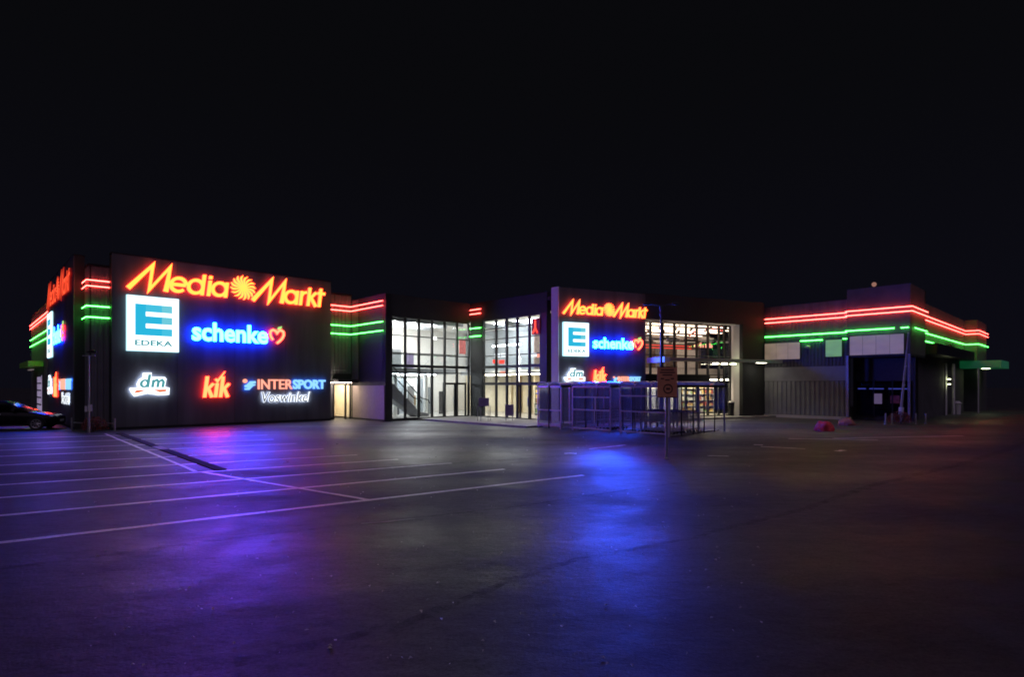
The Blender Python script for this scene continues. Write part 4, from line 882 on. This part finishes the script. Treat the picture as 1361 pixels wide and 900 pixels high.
# ------------------------------------------------------------------ trolley shelters
SH0, SH1 = 21.9, 27.0
def trolley_shelter(v0, v1, nmod, label, style):
    t = thing('trolley_shelter', label, 'shelter', (*uv((SH0 + SH1) / 2, (v0 + v1) / 2), 0), 'glazed trolley shelters')
    FL = side(SH0, v1); FR = front(SH0, v0); w = v1 - v0; D = SH1 - SH0
    # posts
    for x in (0.03, w - 0.03):
        for dd in (-0.03, -D * 0.5, -D + 0.03): bx('post', FL, x - 0.03, x + 0.03, dd - 0.03, dd + 0.03, 0, 2.15, M_STEEL if style else M_FRAME, t)
    nb = 5
    for k in range(1, nb):
        for x in (0.03, w - 0.03):
            if abs(k / nb - 0.5) > 0.01: bx('post', FL, x - 0.02, x + 0.02, -D * k / nb - 0.02, -D * k / nb + 0.02, 0, 2.12, M_FRAME, t)
    # side glass along u on both flanks (upper part only on the open bay)
    for x in (0.0, w):
        for k in range(nb):
            a, b = -D * k / nb - 0.04, -D * (k + 1) / nb + 0.04
            z0 = 0.15
            bx('side_pane', FL, x - 0.006 + (0.03 if x == 0 else -0.03), x + 0.006 + (0.03 if x == 0 else -0.03), b, a, 0.25 if style != 3 else 1.05, 2.05, M_POLY, t)
    bx('roof_beam', FL, 0, 0.06, -D, 0, 2.12, 2.24, M_FRAME, t); bx('roof_beam', FL, w - 0.06, w, -D, 0, 2.12, 2.24, M_FRAME, t)
    bx('roof_beam', FL, 0.06, w - 0.06, -0.06, 0, 2.12, 2.20, M_STEEL, t)
    # barrel roof modules
    mw = w / nmod
    for k in range(nmod):
        a = [(k * mw + mw / 2 + (mw / 2 - 0.01) * math.cos(R(180 - 180 * j / 10)), 2.20 + 0.20 * math.sin(R(180 * j / 10))) for j in range(11)]
        n = len(a); mb = MB()
        mb.add([FL.p(x, 0.05, z) for x, z in a] + [FL.p(x, -D - 0.05, z) for x, z in a], [(i, i + 1, n + i + 1, n + i) for i in range(n - 1)])
        build('roof_vault', mb, M_ROOFP, t, smooth=True, recalc=False)
        mb = MB().ribbon(FL, a, 0.03, 0.02, 0.06)
        build('roof_arch', mb, M_PAINTW, t)
        if style == 1:
            arch = [(k * mw + 0.05, 0.14)] + [(k * mw + mw - 0.05, 0.14), (k * mw + mw - 0.05, 2.14)] + [(x, z - 0.05) for x, z in reversed(a[1:-1])] + [(k * mw + 0.05, 2.14)]
            build('front_pane', MB().prism(FL, arch, -0.02, -0.008), M_POLY, t)
            bx('front_rail', FL, k * mw + 0.05, k * mw + mw - 0.05, -0.005, 0.02, 0.92, 0.98, M_PAINTW, t)
            bx('front_rail', FL, k * mw + 0.05, k * mw + mw - 0.05, -0.005, 0.02, 0.12, 0.26, M_PAINTW, t)
            if k: bx('front_post', FL, k * mw - 0.03, k * mw + 0.03, -0.03, 0.03, 0, 2.2, M_FRAME, t)
        elif style == 2:
            bx('front_pane', FL, k * mw + 0.06, k * mw + mw - 0.02, -0.02, -0.008, 0.22, 2.1, M_POLY, t)
    if style == 2:
        for z in (0.10, 1.0, 1.62): bx('front_rail', FL, 0.06, w - 0.06, -0.005, 0.04, z, z + 0.06, M_PAINTW, t)
        bx('front_post', FL, w * 0.62 - 0.02, w * 0.62 + 0.02, 0.0, 0.03, 1.06, 1.62, M_PAINTW, t)
        bx('front_post', FL, w * 0.60 - 0.015, w * 0.60 + 0.015, 0.0, 0.03, 0.4, 1.0, M_PAINTW, t)
    if style == 3:
        for z in (0.10, 1.02, 1.72): bx('front_rail', FL, 0.06, w - 0.06, -0.005, 0.04, z, z + 0.05, M_PAINTW, t)
        bx('front_pane', FL, 0.06, w - 0.06, -0.02, -0.008, 1.1, 2.1, M_POLY, t)
        bx('corner_post', FL, w - 0.07, w - 0.01, 0.041, 0.10, 0.0, 2.2, M_PAINTW, t)
    # wheel guides on the ground
    for x in (0.25, w - 0.25): bx('guide_rail', FL, x - 0.03, x + 0.03, -D + 0.2, -0.2, 0.0, 0.06, M_STEEL, t)
    return t
trolley_shelter(19.15, 20.8, 2, 'trolley shelter with two narrow arched glass ends, furthest left', 1)
trolley_shelter(16.1, 18.45, 3, 'middle trolley shelter with white rails across its glass end', 2)
trolley_shelter(13.0, 15.6, 3, 'trolley shelter behind the notice post with an open lower side', 3)
# shopping trolleys
def make_cart():
    t = bpy.data.objects.new('shopping_trolley', None); col.objects.link(t); BASE[t.name] = (0, 0, 0)
    L = Fr((0, 0), (1, 0))     # x forward, -y = left; local space
    mb = MB(); zt, zb = 0.98, 0.55
    def q(x, s, z):
        k = (z - zb) / (zt - zb); hw = (0.19 + 0.07 * k) * (1 - 0.22 * x / 0.9); return (x, s * hw, z)
    for s in (-1, 1):
        for z in (zb, 0.69, 0.83, zt): mb.tube([q(0, s, z), q(0.86 + 0.06 * (z - zb), s, z)], 0.006 if z < zt else 0.012, 4)
        for k in range(9): mb.tube([q(k * 0.11, s, zb), q(k * 0.11, s, zt)], 0.005, 4)
    for z in (zb, 0.76, zt): mb.tube([q(0.88, -1, z), q(0.88, 1, z)], 0.008, 4)
    for k in range(5): mb.tube([(0.02, -0.16 + 0.08 * k, zb), (0.86, -0.13 + 0.065 * k, zb), (0.90, -0.16 + 0.08 * k, zt)], 0.005, 4)
    b = build('basket', mb, M_STEEL, t, recalc=False)
    build('handle', MB().tube([(-0.14, -0.27, 1.05), (-0.14, 0.27, 1.05)], 0.02, 8).tube([(-0.14, -0.26, 1.05), (0.02, -0.25, 0.96)], 0.014, 6).tube([(-0.14, 0.26, 1.05), (0.02, 0.25, 0.96)], 0.014, 6), M_RUBBER, t, recalc=False)
    ch = MB()
    for s in (-1, 1): ch.tube([(0.0, s * 0.24, 0.95), (0.03, s * 0.25, 0.55), (0.0, s * 0.25, 0.17), (0.85, s * 0.18, 0.17)], 0.014, 6).tube([(0.03, s * 0.25, 0.5), (0.75, s * 0.19, 0.52)], 0.012, 6)
    ch.tube([(0.0, -0.25, 0.17), (0.0, 0.25, 0.17)], 0.012, 6).tube([(0.82, -0.18, 0.17), (0.82, 0.18, 0.17)], 0.012, 6)
    build('chassis', ch, M_STEEL, t, recalc=False)
    for x, s in ((0.03, 0.25), (0.03, -0.25), (0.80, 0.18), (0.80, -0.18)):
        build('wheel', MB().tube([(x, s - 0.015, 0.062), (x, s + 0.015, 0.062)], 0.06, 12), M_RUBBER, t, recalc=False)
    return t
proto = make_cart(); first = True
nth = ['first', 'second', 'third', 'fourth', 'fifth', 'sixth', 'seventh', 'eighth']
for row, (vv, n, place) in enumerate(((13.55, 8, 'row nearest the notice post'), (14.3, 8, 'middle row of the open shelter'), (15.05, 7, 'far row of the open shelter'), (17.3, 5, 'row in the middle shelter'))):
    for k in range(n):
        c = proto if first else copy_tree(proto); first = False
        p = uv(22.7 + k * 0.30, vv); c.location = (p[0], p[1], 0.002)
        c.rotation_euler = (0, 0, math.atan2(U[1], U[0]) + R(random.uniform(-1.5, 1.5)))
        tag(c, 'steel shopping trolley, %s from the parking side in the %s' % (nth[k], place), 'trolley', 'nested shopping trolleys')

# ------------------------------------------------------------------ notice post in front of the shelters
nb = (4.66, 17.33, 0); FN = Fr((4.66, 17.33), (1, 0.05))
np_ = thing('notice_sign', 'tall brown notice board on a slim post in front of the trolley shelters', 'sign', nb)
build('post', MB().lathe(nb, [(0.075, 0), (0.075, 0.02), (0.045, 0.05), (0.045, 2.75)], 12), M_STEEL, np_, smooth=False)
brd = bx('board', FN, -0.30, 0.30, 0.05, 0.075, 1.86, 2.76, M_SIGNBR, np_)
bx('board_rim', FN, -0.31, 0.31, 0.046, 0.08, 2.755, 2.775, M_FRAME, brd); bx('board_rim', FN, -0.31, 0.31, 0.046, 0.08, 1.845, 1.865, M_FRAME, brd)
for k, (z, w) in enumerate(((2.66, 0.40), (2.585, 0.46), (2.51, 0.30), (2.36, 0.14))): bx('print_line', FN, -w / 2, w / 2, 0.076, 0.079, z, z + 0.035, M_SIGNTX, brd)
for s in (-1, 1): bx('print_line', FN, s * 0.15 - 0.05, s * 0.15 + 0.05, 0.076, 0.079, 2.40, 2.435, M_SIGNTX, brd)
build('print_ring', MB().ribbon(FN, arc(0.02, 2.11, 0.13, 0, 360, 24)[:-1], 0.035, 0.076, 0.080, True), M_SIGNTX, brd)
bx('print_line', FN, -0.04, 0.08, 0.076, 0.079, 2.08, 2.14, M_SIGNTX, brd)
build('clamp', MB().box(FN, -0.07, 0.07, -0.06, 0.05, 2.02, 2.06).box(FN, -0.07, 0.07, -0.06, 0.05, 2.58, 2.62), M_STEEL, np_)

# ------------------------------------------------------------------ lamp posts and masts
lp = (8.57, 33.0, 0)
l1 = thing('street_lamp', 'tall slim double arm lamp post in front of the centre doors', 'lamp', lp)
build('post', MB().tube([(8.57, 33, 0), (8.57, 33, 3), (8.57, 33, 6.55)], [0.09, 0.07, 0.05], 10), M_LAMPG, l1)
build('head_joint', MB().lathe((8.57, 33, 6.2), [(0.05, 0), (0.10, 0.1), (0.07, 0.25), (0.14, 0.5), (0.05, 0.62)], 12), M_LAMPG, l1)
for s in (-1, 1):
    build('arm', MB().tube([(8.57, 33, 6.75), (8.57 + s * 0.35, 33, 6.88), (8.57 + s * 0.7, 33, 6.90)], 0.03, 8), M_LAMPG, l1)
    build('lamp_head', MB().tube([(8.57 + s * 0.6, 33, 6.90), (8.57 + s * 0.8, 33, 6.92), (8.57 + s * 1.05, 33, 6.88)], [0.05, 0.10, 0.04], 10), M_LAMPG, l1)
lb = (-19.96, 27.11, 0)
l2 = thing('street_lamp', 'short post with a cross bar top at the left corner of the sign wall', 'lamp', lb)
build('post', MB().tube([lb, (-19.96, 27.11, 1.2), (-19.96, 27.11, 3.6)], [0.06, 0.05, 0.045], 10), M_STEEL, l2)
build('cross_bar', MB().tube([(-20.25, 27.11, 3.62), (-19.66, 27.11, 3.62)], 0.025, 8), M_STEEL, l2)
build('lamp_head', MB().tube([(-20.15, 27.25, 3.80), (-19.85, 27.2, 3.84), (-19.6, 27.15, 3.80)], [0.03, 0.08, 0.04], 10), M_FRAME, l2)
bx('tag_plate', Fr((-19.96, 27.04), (1, 0.1)), -0.12, -0.02, 0, 0.02, 0.98, 1.25, M_PAINTW, l2)
bx('tag_plate', Fr((-19.96, 27.04), (1, 0.1)), 0.02, 0.20, 0, 0.02, 1.0, 1.32, M_PAINTW, l2)
def shrub(c, r, h, label, n=700, seed=1):
    rnd = random.Random(seed); t = thing('shrub', label, 'shrub', c, 'low red leaved shrubs')
    mb = MB()
    for k in range(7):
        a = rnd.uniform(0, 6.3); e = rnd.uniform(0.3, 0.8) * r
        mb.tube([(c[0], c[1], c[2]), (c[0] + math.cos(a) * e * 0.5, c[1] + math.sin(a) * e * 0.5, c[2] + h * 0.5), (c[0] + math.cos(a) * e, c[1] + math.sin(a) * e, c[2] + h * 0.85)], [0.02, 0.014, 0.006], 5)
    build('stem', mb, M_BARK, t, recalc=False)
    mb = MB()
    for k in range(n):
        a = rnd.uniform(0, 6.283); u_ = rnd.uniform(-0.3, 1.0); rr = rnd.uniform(0.55, 1.05) ** 0.6
        q = math.sqrt(max(0, 1 - max(0, u_) ** 2)) * r * rr * (1 + 0.18 * math.sin(3 * a))
        p = Vector((c[0] + q * math.cos(a), c[1] + q * math.sin(a), c[2] + max(0.03, h * (0.35 + 0.65 * u_) * rr)))
        d1 = Vector((rnd.uniform(-1, 1), rnd.uniform(-1, 1), rnd.uniform(-1, 1))).normalized(); d2 = d1.cross(Vector((rnd.uniform(-1, 1), rnd.uniform(-1, 1), rnd.uniform(-1, 1)))).normalized()
        s = rnd.uniform(0.03, 0.06)
        mb.add([p - d1 * s, p + d2 * s * 0.5, p + d1 * s, p - d2 * s * 0.5], [(0, 1, 2, 3)])
    build('crown', mb, M_LEAF, t, recalc=False)
    return t
shrub((-20.1, 27.6, 0), 0.52, 0.72, 'low dark red shrub at the foot of the cross bar post on the left', seed=2)
# tubular barrier by the left corner
bt = thing('tube_barrier', 'low grey tube barrier beside the left end of the sign wall', 'barrier', (-19.9, 28.3, 0))
for p in ((-19.35, 28.0), (-21.9, 28.6)): build('post', MB().tube([(p[0], p[1], 0), (p[0], p[1], 0.62)], 0.045, 8), M_STEEL, bt)
build('rail', MB().tube([(-19.35, 28.0, 0.36), (-21.9, 28.6, 0.36)], 0.03, 8), M_STEEL, bt)
# leaning slender pole on the right
fl = (22.60, 33.4, 0)
fp = thing('flag_pole', 'slender pale pole leaning slightly before the dark corner shop front', 'pole', fl)
build('pole', MB().tube([fl, (22.64, 33.4, 1.2), (22.86, 33.4, 3.4), (23.02, 33.4, 5.25)], [0.085, 0.075, 0.055, 0.025], 10), M_MIDG, fp)
build('collar', MB().tube([(22.60, 33.4, 0.55), (22.62, 33.4, 0.95)], 0.13, 10), M_PAINTW, fp)
for z, x in ((2.2, 22.74), (3.3, 22.85)): build('cleat', MB().tube([(x - 0.09, 33.33, z), (x + 0.05, 33.33, z + 0.05)], 0.02, 6), M_STEEL, fp)
build('halyard_top', MB().lathe((23.02, 33.4, 5.22), [(0.03, 0), (0.05, 0.04), (0.02, 0.09)], 10), M_STEEL, fp)
shrub((22.45, 33.2, 0), 0.58, 0.72, 'low red shrub at the foot of the leaning pole on the right', seed=5)
for i, (px, lab) in enumerate(((21.45, 'short pale marker post, leftmost of four near the leaning pole'), (21.82, 'short pale marker post just left of the red shrub by the leaning pole'), (23.18, 'short pale marker post just right of the red shrub by the leaning pole'), (23.75, 'short pale marker post, rightmost of four near the leaning pole'))):
    b = (px, 33.0, 0); t = thing('marker_post', lab, 'post', b, 'short marker posts')
    build('shaft', MB().lathe(b, [(0.045, 0), (0.045, 0.56), (0.03, 0.62)], 10), M_MIDG, t)
    build('foot_plate', MB().lathe(b, [(0.09, 0), (0.09, 0.02)], 10), M_STEEL, t)

# ------------------------------------------------------------------ boulders
def boulder(c, rx, ry, h, mat, label, seed):
    rnd = random.Random(seed); bm = bmesh.new(); bmesh.ops.create_icosphere(bm, subdivisions=4, radius=1)
    ph = [rnd.uniform(0, 6.28) for _ in range(6)]
    for v in bm.verts:
        k = 1 + 0.07 * math.sin(3 * v.co.x + ph[0]) + 0.06 * math.sin(4 * v.co.y + ph[1]) + 0.05 * math.sin(5 * v.co.z + ph[2]) + 0.03 * math.sin(9 * v.co.x + 7 * v.co.y + ph[3])
        k += 0.16 * mnoise.noise(v.co * 2.3 + Vector((seed * 7, 0, 0))) + 0.07 * mnoise.noise(v.co * 6.0) + 0.03 * mnoise.noise(v.co * 15)
        v.co = Vector((v.co.x * rx * k, v.co.y * ry * k, max(-0.1, v.co.z) * h * k))
    me = bpy.data.meshes.new('boulder'); bm.to_mesh(me); bm.free(); me.materials.append(mat)
    me.polygons.foreach_set('use_smooth', [True] * len(me.polygons))
    o = bpy.data.objects.new('boulder', me); col.objects.link(o); o.location = c; BASE[o.name] = c
    tag(o, label, 'boulder', 'boulders along the wall'); return o
boulder((15.3, 28.2, 0), 0.44, 0.44, 0.47, M_STONE, 'round boulder with pink sign light in its colour on the asphalt before the corrugated wall', 1)
boulder((18.75, 32.2, 0), 0.40, 0.42, 0.42, M_STONE2, 'dark red boulder at the foot of the shop front post', 2)
# ------------------------------------------------------------------ court furniture
def info_stand(c, fr, w, z0, z1, legs, label):
    t = thing('info_stand', label, 'stand', c, 'info stands at the entrance')
    bx('board', fr, -w / 2, w / 2, -0.02, 0.02, z0, z1, M_PLASTIC, t)
    for x, y in legs: bx('leg', fr, x - 0.02, x + 0.02, y - 0.02, y + 0.02, c[2], z0 + 0.05, M_STEEL, t)
    build('foot_bar', MB().box(fr, -w / 2 - 0.02, w / 2 + 0.02, -0.021, 0.021, c[2] + 0.28, c[2] + 0.31), M_STEEL, t)
    return t
c1 = (-1.68, 34.3, 0.10); info_stand(c1, Fr(c1[:2], (1, 0.1)), 0.62, 0.98, 1.48, ((-0.38, 0.1), (-0.18, -0.1), (0.25, 0.1), (0.38, -0.1)), 'purple tinted info stand on four legs near the glass corner')
c2 = (-0.16, 34.4, 0.10); info_stand(c2, Fr(c2[:2], (1, 0.1)), 0.52, 0.42, 1.08, ((-0.2, 0.0), (0.2, 0.0)), 'low purple tinted board on two legs before the entrance door')
b1 = (-8.45, 37.0, 0); t = thing('bollard', 'thick dark bollard beside the pale panels of the side door', 'bollard', b1)
build('shaft', MB().lathe(b1, [(0.15, 0), (0.15, 1.15), (0.12, 1.2)], 16), M_FRAME, t); build('cap', MB().lathe((b1[0], b1[1], 1.2), [(0.13, 0), (0.11, 0.04)], 16), M_STEEL, t)
b2 = (*uv(55.6, 8.1), 0); t = thing('litter_bin', 'pale litter bin beside the lit post at the far right entrance', 'bin', b2)
build('body', MB().lathe(b2, [(0.20, 0), (0.24, 0.75), (0.26, 0.8)], 16), M_SIDE, t); build('lid', MB().lathe((b2[0], b2[1], 0.8), [(0.28, 0), (0.30, 0.05), (0.12, 0.22)], 16), M_SIDE, t)
b3 = (*FC.p(14.2, -0.55, 0)[:2], 0.10); t = thing('litter_bin', 'dark slim bin inside the centre door recess', 'bin', b3)
build('body', MB().lathe(b3, [(0.18, 0), (0.20, 0.9)], 14), M_FRAME, t); build('lid', MB().lathe((b3[0], b3[1], 1.0), [(0.22, 0), (0.22, 0.06), (0.1, 0.14)], 14), M_STEEL, t)
# beacon on the roof of the corner block
rb = (*uv(42.6, 10.5), 8.1); t = thing('roof_lamp', 'small pinkish globe lamp on the roof of the right corner block', 'lamp', rb)
build('stalk', MB().lathe(rb, [(0.08, 0), (0.03, 0.05), (0.03, 0.55)], 10), M_STEEL, t)
build('globe', MB().lathe((rb[0], rb[1], 8.62), [(0.06, 0), (0.11, 0.05), (0.14, 0.13), (0.12, 0.22), (0.06, 0.27)], 14), G_BEACON, t, smooth=True)

# ------------------------------------------------------------------ parked car at the left edge
def car():
    nose = Vector((-23.25, 29.7)); h = Vector((0.93, 0.37)).normalized()
    t = thing('parked_car', 'black hatchback parked at the left edge facing the sign wall', 'car', (nose.x - h.x * 2.1, nose.y - h.y * 2.1, 0))
    f = Fr((nose.x, nose.y), h)     # x<0 is backwards, +y is the flank towards the camera
    HW = 0.87
    def loft(secs, name, mat, parent, smooth=True):
        mb = MB(); n = len(secs[0][1]); vs = []; fs = []
        for x, ring in secs: vs += [f.p(x, y - 0.0, z) for y, z in ring]
        for i in range(len(secs) - 1):
            for j in range(n): fs.append((i * n + j, i * n + (j + 1) % n, (i + 1) * n + (j + 1) % n, (i + 1) * n + j))
        fs += [tuple(range(n)), tuple((len(secs) - 1) * n + j for j in range(n))]
        mb.add(vs, fs); return build(name, mb, mat, parent, smooth=smooth)
    def ring(hw, z0, z1): # rounded box section
        return [(-hw * 0.85, z0), (hw * 0.85, z0), (hw * 0.97, z0 + 0.10), (hw, (z0 + z1) / 2), (hw * 0.97, z1 - 0.10), (hw * 0.88, z1 - 0.02), (hw * 0.45, z1 + 0.015), (-hw * 0.45, z1 + 0.015), (-hw * 0.88, z1 - 0.02), (-hw * 0.97, z1 - 0.10), (-hw, (z0 + z1) / 2), (-hw * 0.97, z0 + 0.10)]
    body = loft([(-0.0, ring(0.60, 0.30, 0.62)), (-0.10, ring(0.72, 0.22, 0.68)), (-0.35, ring(0.82, 0.20, 0.74)), (-0.75, ring(HW, 0.20, 0.82)), (-1.25, ring(HW, 0.20, 0.92)), (-2.0, ring(HW, 0.20, 0.95)), (-3.2, ring(HW, 0.20, 0.96)), (-3.9, ring(0.84, 0.24, 0.96)), (-4.15, ring(0.74, 0.34, 0.90))], 'body', M_CARPAINT, t)
    def cring(hw, z0, z1, k): return [(-hw, z0), (hw, z0), (hw * (k + (1 - k) * 0.3), z0 + (z1 - z0) * 0.75), (hw * k * 0.95, z1 - 0.02), (0, z1 + 0.02), (-hw * k * 0.95, z1 - 0.02), (-hw * (k + (1 - k) * 0.3), z0 + (z1 - z0) * 0.75)]
    loft([(-1.15, cring(0.78, 0.88, 0.92, 0.95)), (-1.75, cring(0.80, 0.90, 1.26, 0.84)), (-2.15, cring(0.80, 0.92, 1.42, 0.80)), (-2.9, cring(0.80, 0.92, 1.47, 0.78)), (-3.6, cring(0.78, 0.92, 1.38, 0.78)), (-4.05, cring(0.70, 0.90, 0.98, 0.9))], 'cabin', M_CARPAINT, t)
    for x0, x1, a0, a1 in ((-1.62, -2.5, 0.0, 0), (-2.56, -3.35, 0, 0)):
        build('side_window', MB().add([f.p(x0, 0.812, 0.97), f.p(x1, 0.812, 0.97), f.p(x1, 0.74, 1.32), f.p(x0 - (0.28 if x0 > -2 else 0), 0.74, 1.32)], [(0, 1, 2, 3)]), M_GLASSD, t, recalc=False)
    build('windscreen', MB().add([f.p(-1.22, -0.66, 0.965), f.p(-1.22, 0.66, 0.965), f.p(-2.06, 0.58, 1.415), f.p(-2.06, -0.58, 1.415)], [(0, 1, 2, 3)]), M_GLASSD, t, recalc=False)
    for x in (-0.80, -3.35):
        for s in (0.80, -0.80):
            w = build('wheel', MB().tube([f.p(x, s - 0.09, 0.31), f.p(x, s + 0.09, 0.31)], 0.31, 24), M_RUBBER, t)
            yo = s + (0.092 if s > 0 else -0.092)
            rim = MB().tube([f.p(x, yo - 0.01, 0.31), f.p(x, yo + 0.012, 0.31)], 0.06, 12)
            for k in range(8):
                a = 2 * math.pi * k / 8; rim.tube([f.p(x, yo, 0.31), f.p(x + 0.2 * math.cos(a), yo, 0.31 + 0.2 * math.sin(a))], 0.022, 5)
            rim.tube([f.p(x + 0.205 * math.cos(2 * math.pi * k / 20), yo, 0.31 + 0.205 * math.sin(2 * math.pi * k / 20)) for k in range(21)], 0.02, 5)
            build('rim', rim, M_STEEL, w, recalc=False)
            build('wheel_arch', MB().tube([f.p(x + 0.37 * math.cos(a), s + (0.05 if s > 0 else -0.05), 0.31 + 0.37 * math.sin(a)) for a in [math.pi * k / 10 for k in range(11)]], 0.03, 5), M_RUBBER, t)
    for s in (-1, 1): build('headlight', MB().tube([f.p(-0.10, s * 0.55, 0.60), f.p(-0.32, s * 0.72, 0.66)], [0.06, 0.07], 10), M_STEEL, t)
    for s in (-1, 1): build('mirror', MB().tube([f.p(-1.72, s * 0.80, 0.98), f.p(-1.70, s * 0.96, 1.02)], [0.05, 0.08], 8), M_CARPAINT, t)
    build('door_handle', MB().tube([f.p(-2.35, 0.885, 0.80), f.p(-2.2, 0.885, 0.80)], 0.015, 6), M_STEEL, t)
    build('number_plate', MB().box(Fr(f.p(0, 0, 0)[:2], (-f.n[0], -f.n[1])), -0.26, 0.26, 0.0, 0.02, 0.38, 0.49), M_PAINTW, t)
    build('sill', MB().tube([f.p(-1.2, 0.86, 0.24), f.p(-2.95, 0.86, 0.24)], 0.03, 6), M_RUBBER, t)
    return t
car()
